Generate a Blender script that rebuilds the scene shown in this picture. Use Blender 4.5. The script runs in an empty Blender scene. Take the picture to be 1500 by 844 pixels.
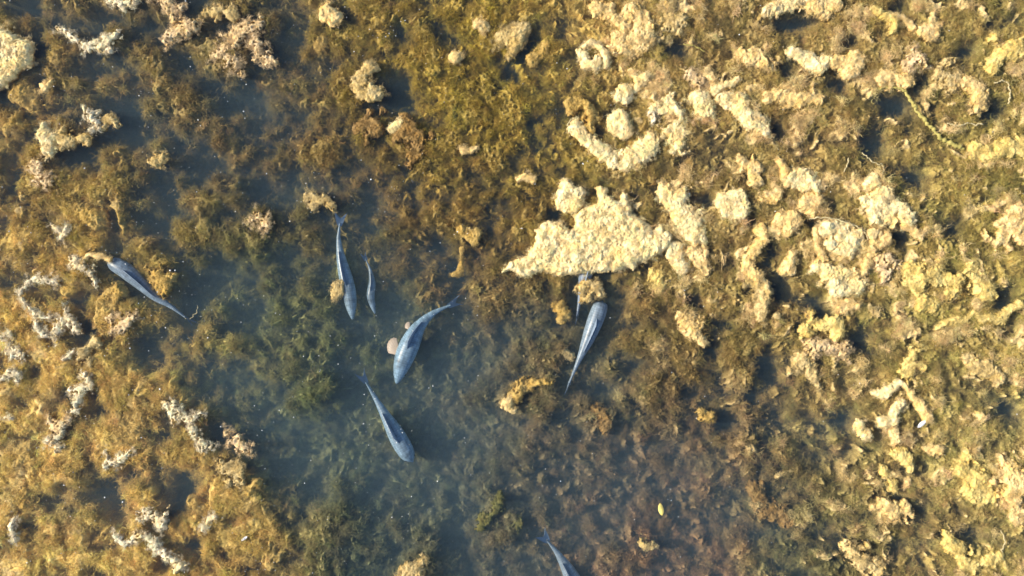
import bpy, bmesh, math, random
import numpy as np
from mathutils import Vector

# ------------------------------------------------------------------ camera, sky, sun, exposure
SC = bpy.context.scene
COL = SC.collection
CAM_H = 8.0            # metres above the water
S = 200.0              # photo pixels per metre at the water surface
cam_d = bpy.data.cameras.new('camera')
cam = bpy.data.objects.new('camera', cam_d); COL.objects.link(cam); SC.camera = cam
cam.location = (0, 0, CAM_H)
cam_d.sensor_width = 36.0
cam_d.lens = 36.0 * CAM_H / 7.5
cam_d.clip_end = 500

SUN_EL = math.radians(37)
sx, sy = -1.0, 0.10    # the sun stands to the left of the frame and a little above it
n_ = math.hypot(sx, sy); sx /= n_; sy /= n_
w = bpy.data.worlds.new('World'); SC.world = w; w.use_nodes = True
wn = w.node_tree.nodes; wl = w.node_tree.links
sky = wn.new('ShaderNodeTexSky'); sky.sky_type = 'NISHITA'; sky.sun_disc = False
sky.sun_elevation = SUN_EL; sky.sun_rotation = math.atan2(sx, sy) % (2 * math.pi)
wl.new(sky.outputs[0], wn['Background'].inputs[0]); wn['Background'].inputs[1].default_value = 0.15
sd = bpy.data.lights.new('sun', 'SUN'); sd.energy = 5.0; sd.angle = math.radians(0.6); sd.color = (1.0, 0.90, 0.72)
sun = bpy.data.objects.new('sun', sd); COL.objects.link(sun)
sdir = Vector((sx * math.cos(SUN_EL), sy * math.cos(SUN_EL), math.sin(SUN_EL)))
sun.rotation_euler = sdir.to_track_quat('Z', 'Y').to_euler(); sun.location = sdir * 20
SC.view_settings.view_transform = 'Standard'; SC.view_settings.look = 'None'
SC.view_settings.gamma = 1; SC.view_settings.exposure = 0.5
SC.view_settings.use_curve_mapping = False
SC.cycles.volume_bounces = 1
SC.cycles.max_bounces = 8
SC.cycles.transparent_max_bounces = 12
SC.cycles.use_denoising = True

# ------------------------------------------------------------------ numpy noise
rng = np.random.default_rng(7)
PERM = rng.permutation(512); PERM = np.concatenate([PERM, PERM])
ANG = rng.random(512) * 2 * np.pi
GX, GY = np.cos(ANG), np.sin(ANG)
RND = rng.random((3, 512))
def hsh(i, j): return PERM[PERM[(i & 511)] + (j & 511) & 1023 & 1023] if False else PERM[(PERM[i & 511] + j) & 511]
def perlin(x, y, seed=0):
    x = x + seed * 17.13; y = y + seed * 31.77
    xi = np.floor(x).astype(np.int64); yi = np.floor(y).astype(np.int64)
    xf = x - xi; yf = y - yi
    u = xf * xf * xf * (xf * (xf * 6 - 15) + 10); v = yf * yf * yf * (yf * (yf * 6 - 15) + 10)
    def g(a, b):
        h = hsh(xi + a, yi + b); return GX[h] * (xf - a) + GY[h] * (yf - b)
    return 1.5 * ((g(0, 0) * (1 - u) + g(1, 0) * u) * (1 - v) + (g(0, 1) * (1 - u) + g(1, 1) * u) * v)
def fbm(x, y, f, octv=4, seed=0, gain=0.5):
    a, s = 1.0, 0
    for o in range(octv):
        s = s + a * perlin(x * f, y * f, seed + o * 3); f *= 2.03; a *= gain
    return s
def ridged(x, y, f, octv=4, seed=0, gain=0.55):
    a, s, t = 1.0, 0, 0
    for o in range(octv):
        s = s + a * (1 - 2 * np.abs(perlin(x * f, y * f, seed + o * 5))); t += a; f *= 2.07; a *= gain
    return s / t
def worley(x, y, f, seed=0):
    x = x * f + seed * 7.3; y = y * f + seed * 3.1
    xi = np.floor(x).astype(np.int64); yi = np.floor(y).astype(np.int64)
    best = np.full(x.shape, 9.0)
    for a in (-1, 0, 1):
        for b in (-1, 0, 1):
            h = hsh(xi + a, yi + b)
            d = (xi + a + RND[0][h] - x) ** 2 + (yi + b + RND[1][h] - y) ** 2
            best = np.minimum(best, d)
    return np.sqrt(best)
def sstep(a, b, x):
    t = np.clip((x - a) / (b - a), 0, 1); return t * t * (3 - 2 * t)

# ------------------------------------------------------------------ where things lie (metres)
def P(px, py, z=0.0):
    """photo pixel -> world x, y on the level z"""
    k = (CAM_H - z) / CAM_H
    return ((px - 750) / S * k, (422 - py) / S * k)

# ------------------------------------------------------------------ materials
def mat_base(name):
    m = bpy.data.materials.new(name); m.use_nodes = True
    return m, m.node_tree.nodes, m.node_tree.links, m.node_tree.nodes['Principled BSDF']
def algae_material(name, rough=0.85, grain=1.0, sss=0.0, bump=0.6, scale=260):
    m, N, L, b = mat_base(name)
    at = N.new('ShaderNodeAttribute'); at.attribute_name = 'algae_colour'
    geo = N.new('ShaderNodeNewGeometry')
    n1 = N.new('ShaderNodeTexNoise'); n1.inputs['Scale'].default_value = scale * 0.28; n1.inputs['Detail'].default_value = 6
    n1.inputs['Roughness'].default_value = 0.7
    vo = N.new('ShaderNodeTexNoise'); vo.inputs['Scale'].default_value = scale * 0.75; vo.inputs['Detail'].default_value = 2
    L.new(geo.outputs['Position'], n1.inputs['Vector']); L.new(geo.outputs['Position'], vo.inputs['Vector'])
    mr = N.new('ShaderNodeMapRange'); mr.inputs[1].default_value = 0.32; mr.inputs[2].default_value = 0.68
    mr.inputs[3].default_value = 1 - 0.35 * grain; mr.inputs[4].default_value = 1 + 0.28 * grain
    L.new(n1.outputs[0], mr.inputs[0])
    mx = N.new('ShaderNodeVectorMath'); mx.operation = 'SCALE'
    L.new(at.outputs['Color'], mx.inputs[0]); L.new(mr.outputs[0], mx.inputs['Scale'])
    L.new(mx.outputs[0], b.inputs['Base Color'])
    b.inputs['Roughness'].default_value = rough
    b.inputs['Specular IOR Level'].default_value = 0.25
    ad = N.new('ShaderNodeMath'); ad.operation = 'ADD'
    L.new(vo.outputs[0], ad.inputs[0]); L.new(n1.outputs[0], ad.inputs[1])
    bp = N.new('ShaderNodeBump'); bp.inputs['Strength'].default_value = bump; bp.inputs['Distance'].default_value = 0.008
    L.new(ad.outputs[0], bp.inputs['Height']); L.new(bp.outputs[0], b.inputs['Normal'])
    return m
M_BED = algae_material('submerged algae', 0.9, 1.0)
M_MAT = algae_material('sun-dried floating algae', 0.95, 0.7, bump=0.8, scale=330)

def strand_material():
    m, N, L, b = mat_base('algae filaments')
    at = N.new('ShaderNodeAttribute'); at.attribute_type = 'INSTANCER'; at.attribute_name = 'algae_colour'
    L.new(at.outputs['Color'], b.inputs['Base Color'])
    b.inputs['Roughness'].default_value = 0.8; b.inputs['Specular IOR Level'].default_value = 0.25
    return m
M_STRAND = strand_material()

def plain(name, col, rough=0.6, spec=0.3, noise=0.0, scale=60):
    m, N, L, b = mat_base(name)
    b.inputs['Roughness'].default_value = rough; b.inputs['Specular IOR Level'].default_value = spec
    if noise:
        n = N.new('ShaderNodeTexNoise'); n.inputs['Scale'].default_value = scale; n.inputs['Detail'].default_value = 5
        r = N.new('ShaderNodeMapRange'); r.inputs[1].default_value = 0.3; r.inputs[2].default_value = 0.7
        r.inputs[3].default_value = 1 - noise; r.inputs[4].default_value = 1 + noise
        L.new(n.outputs[0], r.inputs[0])
        s = N.new('ShaderNodeVectorMath'); s.operation = 'SCALE'; s.inputs[0].default_value = col
        L.new(r.outputs[0], s.inputs['Scale']); L.new(s.outputs[0], b.inputs['Base Color'])
    else:
        b.inputs['Base Color'].default_value = (*col, 1)
    return m

def water_material():
    m = bpy.data.materials.new('murky pond water'); m.use_nodes = True
    N, L = m.node_tree.nodes, m.node_tree.links; N.clear()
    out = N.new('ShaderNodeOutputMaterial')
    tr = N.new('ShaderNodeBsdfTransparent'); gl = N.new('ShaderNodeBsdfGlossy'); gl.inputs['Roughness'].default_value = 0.05
    fr = N.new('ShaderNodeFresnel'); fr.inputs[0].default_value = 1.33
    mx = N.new('ShaderNodeMixShader')
    nz = N.new('ShaderNodeTexNoise'); nz.inputs['Scale'].default_value = 4.0; nz.inputs['Detail'].default_value = 2
    bp = N.new('ShaderNodeBump'); bp.inputs['Strength'].default_value = 0.15; bp.inputs['Distance'].default_value = 0.02
    geo = N.new('ShaderNodeNewGeometry'); L.new(geo.outputs['Position'], nz.inputs['Vector'])
    L.new(nz.outputs[0], bp.inputs['Height']); L.new(bp.outputs[0], gl.inputs['Normal'])
    # rays do not bend at this surface, so seen from below it must reflect as little as from above
    io = N.new('ShaderNodeMapRange'); io.inputs[3].default_value = 1.33; io.inputs[4].default_value = 1 / 1.33
    L.new(geo.outputs['Backfacing'], io.inputs[0]); L.new(io.outputs[0], fr.inputs[0])
    L.new(fr.outputs[0], mx.inputs[0]); L.new(tr.outputs[0], mx.inputs[1]); L.new(gl.outputs[0], mx.inputs[2])
    L.new(mx.outputs[0], out.inputs['Surface'])
    sc = N.new('ShaderNodeVolumeScatter'); sc.inputs['Color'].default_value = WATER_SC; sc.inputs['Density'].default_value = WATER_D
    ab = N.new('ShaderNodeVolumeAbsorption'); ab.inputs['Color'].default_value = WATER_AB; ab.inputs['Density'].default_value = WATER_AD
    a = N.new('ShaderNodeAddShader'); L.new(sc.outputs[0], a.inputs[0]); L.new(ab.outputs[0], a.inputs[1])
    L.new(a.outputs[0], out.inputs['Volume'])
    return m
WATER_SC = (0.12, 0.185, 0.235, 1); WATER_D = 2.0
WATER_AB = (0.15, 0.35, 0.46, 1); WATER_AD = 1.1

# ------------------------------------------------------------------ helpers
def mesh_obj(name, verts, faces, mat, parent=None, smooth=True, colours=None):
    me = bpy.data.meshes.new(name)
    if isinstance(verts, np.ndarray):
        me.vertices.add(len(verts)); me.vertices.foreach_set('co', verts.astype(np.float32).ravel())
        f = np.asarray(faces, dtype=np.int32); n, k = f.shape
        me.loops.add(n * k); me.loops.foreach_set('vertex_index', f.ravel())
        me.polygons.add(n); me.polygons.foreach_set('loop_start', np.arange(0, n * k, k, dtype=np.int32))
        me.polygons.foreach_set('loop_total', np.full(n, k, dtype=np.int32)); me.update(calc_edges=True)
    else:
        me.from_pydata(verts, [], faces); me.update()
    if smooth: me.polygons.foreach_set('use_smooth', np.ones(len(me.polygons), dtype=bool))
    if colours is not None:
        a = me.color_attributes.new('algae_colour', 'FLOAT_COLOR', 'POINT')
        c = np.ones((len(colours), 4), dtype=np.float32); c[:, :3] = colours
        a.data.foreach_set('color', c.ravel())
    me.materials.append(mat)
    o = bpy.data.objects.new(name, me); COL.objects.link(o)
    if parent is not None: o.parent = parent
    return o
def tag(o, label=None, cat=None, group=None, kind=None):
    if label: o['label'] = label
    if cat: o['category'] = cat
    if group: o['group'] = group
    if kind: o['kind'] = kind
    return o

# ------------------------------------------------------------------ the lie of the algae bed
# how near the surface the growth comes, one digit for each 50-pixel square (0 deep water, 9 at the surface)
ROWS = """644532554455555647876667776655
555544643454556637866647666547
544344433353555455788777666577
566244423444466444687777655466
564333333434655446765565544577
465533432233444555556777674666
677434453423444668877778787667
655454243333344677666657777666
556353233322334455466646777765
666533323321222334545564566655
676444223321122345356545646566
766453123411112443343543545646
766554411113112223333433445665
775654511121112322222344456667
763564643222112222222234565577
456575665432213222222223344466
565465665432522223322333555465""".split()
LV = np.array([[int(c) for c in r] for r in ROWS], float)
def mirror(i, n):
    i = np.abs(i); p = 2 * n - 2; i = i % p
    return np.where(i >= n, p - i, i)
def level(px, py):
    gx = px / 50 - 0.5; gy = py / 50 - 0.5
    xi = np.floor(gx).astype(int); yi = np.floor(gy).astype(int)
    u = gx - xi; v = gy - yi; u = u * u * (3 - 2 * u); v = v * v * (3 - 2 * v)
    g = lambda a, b: LV[mirror(yi + b, 17), mirror(xi + a, 30)]
    return (g(0, 0) * (1 - u) + g(1, 0) * u) * (1 - v) + (g(0, 1) * (1 - u) + g(1, 1) * u) * v

HOLES = [(38,10,20),(150,38,14),(62,70,16),(175,182,20),(10,140,13),(105,225,16),(25,245,11),(270,90,12),(395,85,13),(178,160,12),
 (575,130,15),(578,150,14),(775,62,12),(765,82,11),(590,60,10),(745,112,12),(868,202,10),(990,75,13),(1138,42,13),(1165,33,12),
 (1190,34,12),(1222,130,14),(1320,155,15),(1290,155,10),(1345,120,10),(1450,165,14),(1410,80,11),(1145,110,10),(1240,65,13),(1308,12,12),
 (1130,192,13),(1275,215,16),(1092,262,10),(1340,265,11),(812,322,12),(920,318,9),(1030,296,10),(1095,325,9),(1128,368,11),(1140,420,14),
 (1186,330,10),(1210,300,9),(1190,440,8),(1200,462,12),(1312,346,16),(1250,500,14),(1462,440,14),(1385,335,13),(1018,440,8),(1040,512,12),
 (1122,542,15),(1236,612,14),(1103,580,9),(1060,622,12),(1338,682,12),(1322,745,13),(1302,800,11),(1420,780,11),(1470,598,14),
 (125,440,10),(120,480,14),(125,500,12),(165,450,10),(60,545,10),(40,590,12),(150,600,14),(105,630,10),(80,730,14),(165,715,16),(195,695,12),
 (170,740,12),(265,735,18),(262,700,12),(285,800,14),(235,765,8),(275,465,14),(268,438,14),(210,500,8),(320,640,12),(15,330,10),(600,120,8),
 (820,300,0.1),(640,360,12),(670,395,10),(800,420,10),(880,570,12),(1005,290,8)]
FISH_SPINES = {
 1: [(159,381),(166,386),(182,395),(205,414),(228,435),(250,449),(272,465)],
 2: [(516,467),(513,440),(507,410),(500,380),(496,350),(498,327)],
 3: [(549,459),(543,435),(545,415),(542,395),(535,378)],
 4: [(581,561),(590,530),(601,503),(613,480),(633,460),(660,447)],
 5: [(604,676),(596,664),(582,640),(568,615),(552,587),(535,558)],
 6: [(882,442),(880,448),(870,475),(858,505),(847,530),(833,563)],
 7: [(864,355),(861,380),(857,405),(851,430),(845,463)],
 8: [(868,905),(856,880),(843,857),(830,832),(816,810),(801,791)]}

HUES = [  # (x, y, reach, colour of the growth itself)
 (60,450,170,(0.47,0.31,0.08)),(60,700,200,(0.48,0.33,0.10)),(330,800,110,(0.45,0.29,0.08)),(200,640,120,(0.45,0.29,0.085)),
 (60,150,120,(0.36,0.24,0.07)),(300,100,160,(0.24,0.17,0.06)),(450,250,150,(0.22,0.14,0.05)),(250,480,120,(0.30,0.21,0.06)),
 (620,120,130,(0.30,0.20,0.035)),(780,200,140,(0.28,0.19,0.035)),(560,60,80,(0.28,0.19,0.05)),(700,330,120,(0.24,0.15,0.045)),
 (930,60,120,(0.46,0.31,0.10)),(1080,250,180,(0.46,0.32,0.11)),(1250,130,160,(0.46,0.32,0.10)),(1200,420,180,(0.46,0.33,0.10)),
 (1440,300,130,(0.50,0.38,0.10)),(1400,450,130,(0.54,0.41,0.12)),(1450,100,100,(0.44,0.33,0.10)),(1450,700,150,(0.60,0.47,0.16)),
 (1250,650,140,(0.54,0.39,0.14)),(1100,560,120,(0.34,0.23,0.075)),(1000,480,100,(0.30,0.20,0.06)),(850,560,120,(0.22,0.17,0.07)),
 (720,560,110,(0.20,0.16,0.08)),(450,520,150,(0.15,0.15,0.06)),(400,400,120,(0.17,0.16,0.05)),(560,740,150,(0.15,0.15,0.07)),
 (700,720,120,(0.19,0.15,0.08)),(900,720,120,(0.26,0.17,0.09)),(1010,790,110,(0.40,0.22,0.10)),(1050,650,90,(0.32,0.20,0.10)),
 (1180,780,110,(0.20,0.18,0.07)),(860,650,90,(0.24,0.17,0.09)),(1330,790,100,(0.40,0.28,0.09)),(1120,700,70,(0.22,0.17,0.08))]
def hue(px, py):
    px = np.clip(px, -200, 1700); py = np.clip(py, -200, 1050)
    W = 1e-6; C = 0
    for x, y, r, c in HUES:
        w_ = np.exp(-((px - x) ** 2 + (py - y) ** 2) / (2 * (r * 0.62) ** 2)) + 1e-5
        W = W + w_; C = C + w_[..., None] * np.array(c)
    return C / W[..., None]

def seg_d(px, py, pts):
    best = np.full(px.shape, 1e9)
    for (ax, ay), (bx, by) in zip(pts[:-1], pts[1:]):
        dx, dy = bx - ax, by - ay; q = dx * dx + dy * dy + 1e-9
        t = np.clip(((px - ax) * dx + (py - ay) * dy) / q, 0, 1)
        best = np.minimum(best, np.hypot(px - ax - t * dx, py - ay - t * dy))
    return best

def bed(x, y, fine=True):
    """height and colour of the growth on the pond bottom at world x, y"""
    k = CAM_H / (CAM_H + 0.15)
    px = x * k * S + 750; py = 422 - y * k * S
    wx = fbm(x, y, 2.6, 3, 1) ; wy = fbm(x, y, 2.6, 3, 9)
    qx = x + 0.07 * wx; qy = y + 0.07 * wy
    fx = fbm(x, y, 9, 2, 4); fy = fbm(x, y, 9, 2, 14)
    lv = level(px + 26 * wx, py + 26 * wy) / 9
    big = fbm(qx, qy, 3.2, 3, 21)
    curl = ridged(qx + 0.045 * fx, qy + 0.045 * fy, 5.0, 3, 30)
    sm = ridged(qx + 0.025 * fy, qy + 0.025 * fx, 13.0, 3, 41)
    lump = 1 - worley(qx + 0.02 * fx, qy + 0.02 * fy, 9.0, 3)
    lump2 = 1 - worley(qx + 0.02 * fy, qy + 0.02 * fx, 19.0, 13)
    rel = 0.50 + 0.50 * sstep(0.1, 0.5, lv)
    v = lv - 0.09 + rel * (0.24 * big + 0.32 * curl + 0.10 * sm + 0.44 * (lump - 0.45) + 0.26 * (lump2 - 0.45) + 0.10 * fbm(qx, qy, 15, 3, 47))
    v = v + (1 - sstep(300, 480, px)) * (0.26 * big + 0.12 * fbm(qx, qy, 6, 2, 400) - 0.07)
    v = v - 0.05 * (1 - sstep(300, 520, px)) * (1 - sstep(250, 420, py)) - 0.05 * np.exp(-((px - 1150) / 130) ** 2 - ((py - 600) / 130) ** 2)
    hf = 0
    for hx, hy, hr in HOLES:
        d = np.hypot(px - hx, py - hy) / hr
        g_ = np.exp(-(d ** 2) * 0.65) * (d < 3.5); hf = hf + g_
        v = v - 0.72 * g_
    t = np.clip((v - 0.05) / 0.85, 0, 1); t = 0.65 * t + 0.35 * sstep(0.15, 0.8, t)
    z = -0.35 + 0.33 * t ** 0.85
    z = z - 0.16 * np.clip(hf, 0, 1) ** 1.5
    # the carp swim in open water above the growth
    fd = np.full(px.shape, 1e9)
    for key, sp in FISH_SPINES.items():
        if key == 1: fd = np.minimum(fd, seg_d(px, py, sp) + 8); continue
        fd = np.minimum(fd, seg_d(px, py, sp)); fd = np.minimum(fd, seg_d(px - 16, py, sp))
    lim = -0.20 + 0.19 * sstep(16, 40, fd) + 0.05 * (lump - 0.5) + 0.03 * curl
    z = np.minimum(z, lim + 0.03 * sm)
    amp = (0.22 + 0.78 * t) * (1 - 0.5 * (1 - sstep(330, 520, px)) * sstep(230, 380, py))
    if fine:
        z = z + amp * (0.007 * ridged(qx, qy, 30, 2, 55) + 0.014 * fbm(x, y, 33, 3, 57, 0.7) + 0.009 * perlin(x * 80 , y * 80, 61))
        z = z + 0.009 * (1 - worley(qx, qy, 36, 8)) * amp
    reg = sstep(800, 960, px) * (1 - 0.65 * sstep(420, 560, py) * (1 - sstep(1080, 1280, px)))
    reg = reg + 0.35 * (1 - sstep(60, 330, px)) + 0.3 * np.exp(-((px - 420) / 260) ** 2 - (py / 120) ** 2)
    cn = fbm(qx + 0.02 * fx, qy + 0.02 * fy, 5.5, 4, 151, 0.6) + 0.10 * curl
    crust = sstep(0.0, 0.16, cn - 0.33 + 0.6 * (lv - 0.72)) * sstep(-0.17, -0.06, z) * np.clip(reg, 0, 1)
    crust = crust * sstep(20, 40, fd)
    z = z * (1 - 0.85 * crust) + 0.85 * crust * (-0.004 + 0.012 * sm + 0.012 * fx * 0.5 + (0.014 * fbm(x, y, 24, 3, 59) if fine else 0))
    z = np.minimum(z, 0.018 + 0.3 * (z - 0.018) * (z > 0.018))
    c = hue(px + 40 * wx, py + 40 * wy)
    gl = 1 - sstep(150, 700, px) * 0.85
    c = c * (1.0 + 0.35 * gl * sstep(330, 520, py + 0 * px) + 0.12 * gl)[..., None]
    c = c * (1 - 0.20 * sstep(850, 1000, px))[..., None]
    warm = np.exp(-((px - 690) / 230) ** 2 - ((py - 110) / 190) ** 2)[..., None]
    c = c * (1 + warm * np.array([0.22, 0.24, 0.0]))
    tone = perlin(x * 3.1, y * 3.1, 71); tone2 = perlin(x * 11, y * 11, 75)
    c = c * np.clip(1 + 0.30 * tone + 0.22 * tone2 + 0.30 * fbm(x, y, 19, 3, 77, 0.7), 0.35, 1.8)[..., None]
    mix = sstep(0.2, 0.7, perlin(x * 5.3, y * 5.3, 81) + 0.3)[..., None]
    c = c * (1 - 0.30 * mix) + 0.30 * mix * c * np.array([0.85, 1.05, 0.9])
    # growth that dries at the surface is bleached
    bl = (sstep(-0.030, 0.014, z) * 0.45)[..., None]
    c = c * (1 - bl) + bl * np.array([0.46, 0.34, 0.14])
    # pale dried crusts where the growth touches the air, most of them on the right
    left = (1 - sstep(250, 450, px))[..., None]
    pale = np.array([0.76, 0.56, 0.26]) * (1 - left) + left * np.array([0.66, 0.50, 0.28])
    crust = (0.85 * crust * (0.8 + 0.4 * sstep(-0.2, 0.5, tone2)))[..., None].clip(0, 1)
    c = c * (1 - crust) + crust * pale
    # growth colour pulled towards a dull grey-olive down at the bottom
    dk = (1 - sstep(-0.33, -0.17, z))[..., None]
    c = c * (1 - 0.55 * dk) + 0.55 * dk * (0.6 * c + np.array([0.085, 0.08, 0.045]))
    return z, np.clip(c, 0.01, 0.9), px, py

def axis(half, step, outer):
    a = list(np.arange(0, half, step)); d = step
    while a[-1] < outer: d *= 1.22; a.append(a[-1] + d)
    a = np.array(a); return np.concatenate([-a[:0:-1], a])
ax_ = axis(4.15, 0.0078, 60); ay_ = axis(2.45, 0.0078, 60)
X, Y = np.meshgrid(ax_, ay_)
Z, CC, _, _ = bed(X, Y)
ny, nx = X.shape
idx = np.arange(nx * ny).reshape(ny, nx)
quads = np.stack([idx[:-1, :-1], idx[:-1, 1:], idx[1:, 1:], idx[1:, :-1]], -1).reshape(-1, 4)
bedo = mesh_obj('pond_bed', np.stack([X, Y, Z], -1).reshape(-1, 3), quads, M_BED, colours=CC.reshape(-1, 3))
tag(bedo, 'pond bottom under brown and golden algae with dark hollows', kind='structure')

# ------------------------------------------------------------------ the water
M_WATER = water_material()
R_ = 58.0
wv = [(-R_, -R_, -1.2), (R_, -R_, -1.2), (R_, R_, -1.2), (-R_, R_, -1.2), (-R_, -R_, 0), (R_, -R_, 0), (R_, R_, 0), (-R_, R_, 0)]
wf = [(3, 2, 1, 0), (4, 5, 6, 7), (0, 1, 5, 4), (1, 2, 6, 5), (2, 3, 7, 6), (3, 0, 4, 7)]
wo = mesh_obj('water', wv, wf, M_WATER, smooth=False)
tag(wo, 'still blue-green murky pond water', kind='structure')

# ------------------------------------------------------------------ floating and rising algae, one object each
TONES = {'cream': (0.95, 0.75, 0.41), 'white': (0.93, 0.79, 0.55), 'pink': (0.76, 0.57, 0.33), 'tan': (0.62, 0.47, 0.22),
         'gold': (0.54, 0.37, 0.12), 'yellow': (0.78, 0.61, 0.23), 'brown': (0.32, 0.20, 0.075), 'olive': (0.17, 0.16, 0.05),
         'goldcream': (0.84, 0.62, 0.29)}
MATS = []     # for the loose filaments later: (field samples)
def field(px, py, strokes=None, poly=None):
    if poly is not None:
        inside = np.zeros(px.shape, bool); n = len(poly)
        d = seg_d(px, py, list(poly) + [poly[0]])
        for i in range(n):
            (x1, y1), (x2, y2) = poly[i], poly[(i + 1) % n]
            c = ((y1 > py) != (y2 > py)) & (px < (x2 - x1) * (py - y1) / (y2 - y1 + 1e-12) + x1)
            inside ^= c
        return np.where(inside, d, -d)
    best = np.full(px.shape, -1e9)
    if len(strokes) == 1: strokes = strokes + [(strokes[0][0] + 1, strokes[0][1], strokes[0][2])]
    for (ax, ay, ar), (bx, by, br) in zip(strokes[:-1], strokes[1:]):
        dx, dy = bx - ax, by - ay; q = dx * dx + dy * dy + 1e-9
        t = np.clip(((px - ax) * dx + (py - ay) * dy) / q, 0, 1)
        best = np.maximum(best, ar + (br - ar) * t - np.hypot(px - ax - t * dx, py - ay - t * dy))
    return best
def mat(kind, tone, label, strokes=None, poly=None, z0=0.0, h=0.032, rag=1.0, step=0.0052, cat='algae mat', group=None, lace=0.0, twigs=None):
    pts = poly if poly is not None else strokes
    pad = 0.05 + (max(p[2] for p in strokes) / S if strokes else 0)
    k = (CAM_H - z0) / CAM_H
    xs = [(p[0] - 750) / S * k for p in pts]; ys = [(422 - p[1]) / S * k for p in pts]
    ox, oy = sum(xs) / len(xs), sum(ys) / len(ys)
    gx = np.arange(min(xs) - pad, max(xs) + pad, step); gy = np.arange(min(ys) - pad, max(ys) + pad, step)
    x, y = np.meshgrid(gx, gy)
    px = x / k * S + 750; py = 422 - y / k * S
    wa = 4.5 * rag if strokes else 4.0
    wpx = px + wa * fbm(x, y, 7, 3, 201); wpy = py + wa * fbm(x, y, 7, 3, 211)
    s = field(wpx, wpy, strokes, poly) / S
    for tw in twigs or []: s = np.maximum(s, field(wpx, wpy, tw) / S)
    if strokes: s = s + 0.16 * max(p[2] for p in strokes) / S * rag * (fbm(x, y, 13, 2, 221) - 0.1)
    h = h * 0.75
    small = min(1.0, max(0.35, float(s.max()) / 0.05))
    s = s + rag * (0.6 + 0.4 * small) * (0.024 * fbm(x, y, 11, 3, 5) + 0.013 * ridged(x, y, 30, 3, 15) + 0.009 * perlin(x * 62, y * 62, 17)) + 0.002 * rag
    if lace: s = s - lace * np.clip(0.34 - ridged(x, y, 36, 2, 66), 0, 1) * 0.06
    lump = 1 - worley(x + 0.01 * perlin(x * 20, y * 20, 3), y + 0.01 * perlin(x * 20, y * 20, 4), 26, 2)
    grain = 1 - worley(x, y, 75, 6)
    e = np.clip(s / (0.022 * small + 0.004), -1.6, 3)
    prof = np.where(e > 0, 1 - np.exp(-e * 1.6), e * 1.1)
    body = sstep(0, 1, e)
    z = z0 + h * prof + min(h, 0.034) * body * (0.30 * (lump - 0.4) + 0.16 * (grain - 0.4) + 0.65 * fbm(x, y, 7, 3, 33) + 0.45 * ridged(x + 0.02 * fbm(x, y, 12, 2, 301), y + 0.02 * fbm(x, y, 12, 2, 311), 11, 3, 44) + 0.22 * perlin(x * 70, y * 70, 2) + 0.14 * perlin(x * 130, y * 130, 12))
    keep = s > -step * 1.5
    q = keep[:-1, :-1] & keep[1:, :-1] & keep[:-1, 1:] & keep[1:, 1:]
    # walls dip below
    n1, n2 = x.shape
    idx = np.arange(n1 * n2).reshape(n1, n2)
    top = np.stack([idx[:-1, :-1], idx[:-1, 1:], idx[1:, 1:], idx[1:, :-1]], -1)[q]
    if len(top) == 0: return None
    used = np.unique(top); remap = np.full(n1 * n2, -1); remap[used] = np.arange(len(used))
    top = remap[top]; nv = len(used)
    thick = h * 0.9 + 0.012
    V = np.stack([x.ravel()[used] - ox, y.ravel()[used] - oy, z.ravel()[used] - z0], -1)
    B = V.copy(); B[:, 2] = np.minimum(V[:, 2] - 0.004, -thick + 0 * V[:, 2])
    bot = top[:, ::-1] + nv
    ed = np.concatenate([top[:, [0, 1]], top[:, [1, 2]], top[:, [2, 3]], top[:, [3, 0]]])
    key = ed[:, 0].astype(np.int64) * nv + ed[:, 1]; rk = ed[:, 1].astype(np.int64) * nv + ed[:, 0]
    be = ed[~np.isin(key, rk)]
    side = np.stack([be[:, 1], be[:, 0], be[:, 0] + nv, be[:, 1] + nv], -1)
    # colour of the dried or living growth
    c0 = np.array(TONES[tone]) * 1.0; xx = x.ravel()[used]; yy = y.ravel()[used]
    t1 = fbm(xx, yy, 10, 3, 91); t2 = fbm(xx, yy, 45, 2, 95)
    col = c0 * (1 + 0.10 * t1 + 0.12 * t2)[:, None]
    yl = sstep(0.0, 0.6, fbm(xx, yy, 5, 3, 97) + 0.15)[:, None] * 0.45
    col = col * (1 - yl) + yl * col * np.array([1.0, 0.93, 0.66])
    pat = sstep(0.15, 0.5, fbm(xx, yy, 16, 3, 99))[:, None] * 0.35
    col = col * (1 - pat) + pat * np.array([0.50, 0.36, 0.13]) * (c0.mean() + 0.25)
    stain = sstep(0.05, 0.45, fbm(xx, yy, 8, 4, 510, 0.65))[:, None] * 0.45
    col = col * (1 - stain) + stain * col * np.array([0.88, 0.76, 0.46])
    crack = (1 - sstep(-0.35, 0.0, ridged(xx + 0.02 * fbm(xx, yy, 9, 2, 520), yy, 6, 4, 530)))[:, None] * 0.5
    col = col * (1 - crack) + crack * col * np.array([0.62, 0.52, 0.36])
    edge = (1 - sstep(-0.006, 0.012, s.ravel()[used]))[:, None] * 0.5
    col = col * (1 - edge) + edge * col * np.array([0.72, 0.62, 0.45])
    col = np.clip(np.concatenate([col, col]), 0.01, 0.92)
    o = mesh_obj(kind, np.concatenate([V, B]), np.concatenate([top, bot, side]), M_MAT, colours=col)
    o.location = (ox, oy, z0)
    tag(o, label, cat, group)
    xw = xx; yw = yy; sel = (e.ravel()[used] > -0.3)
    MATS.append((xw[sel], yw[sel], z.ravel()[used][sel], c0, tone))
    return o

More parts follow.
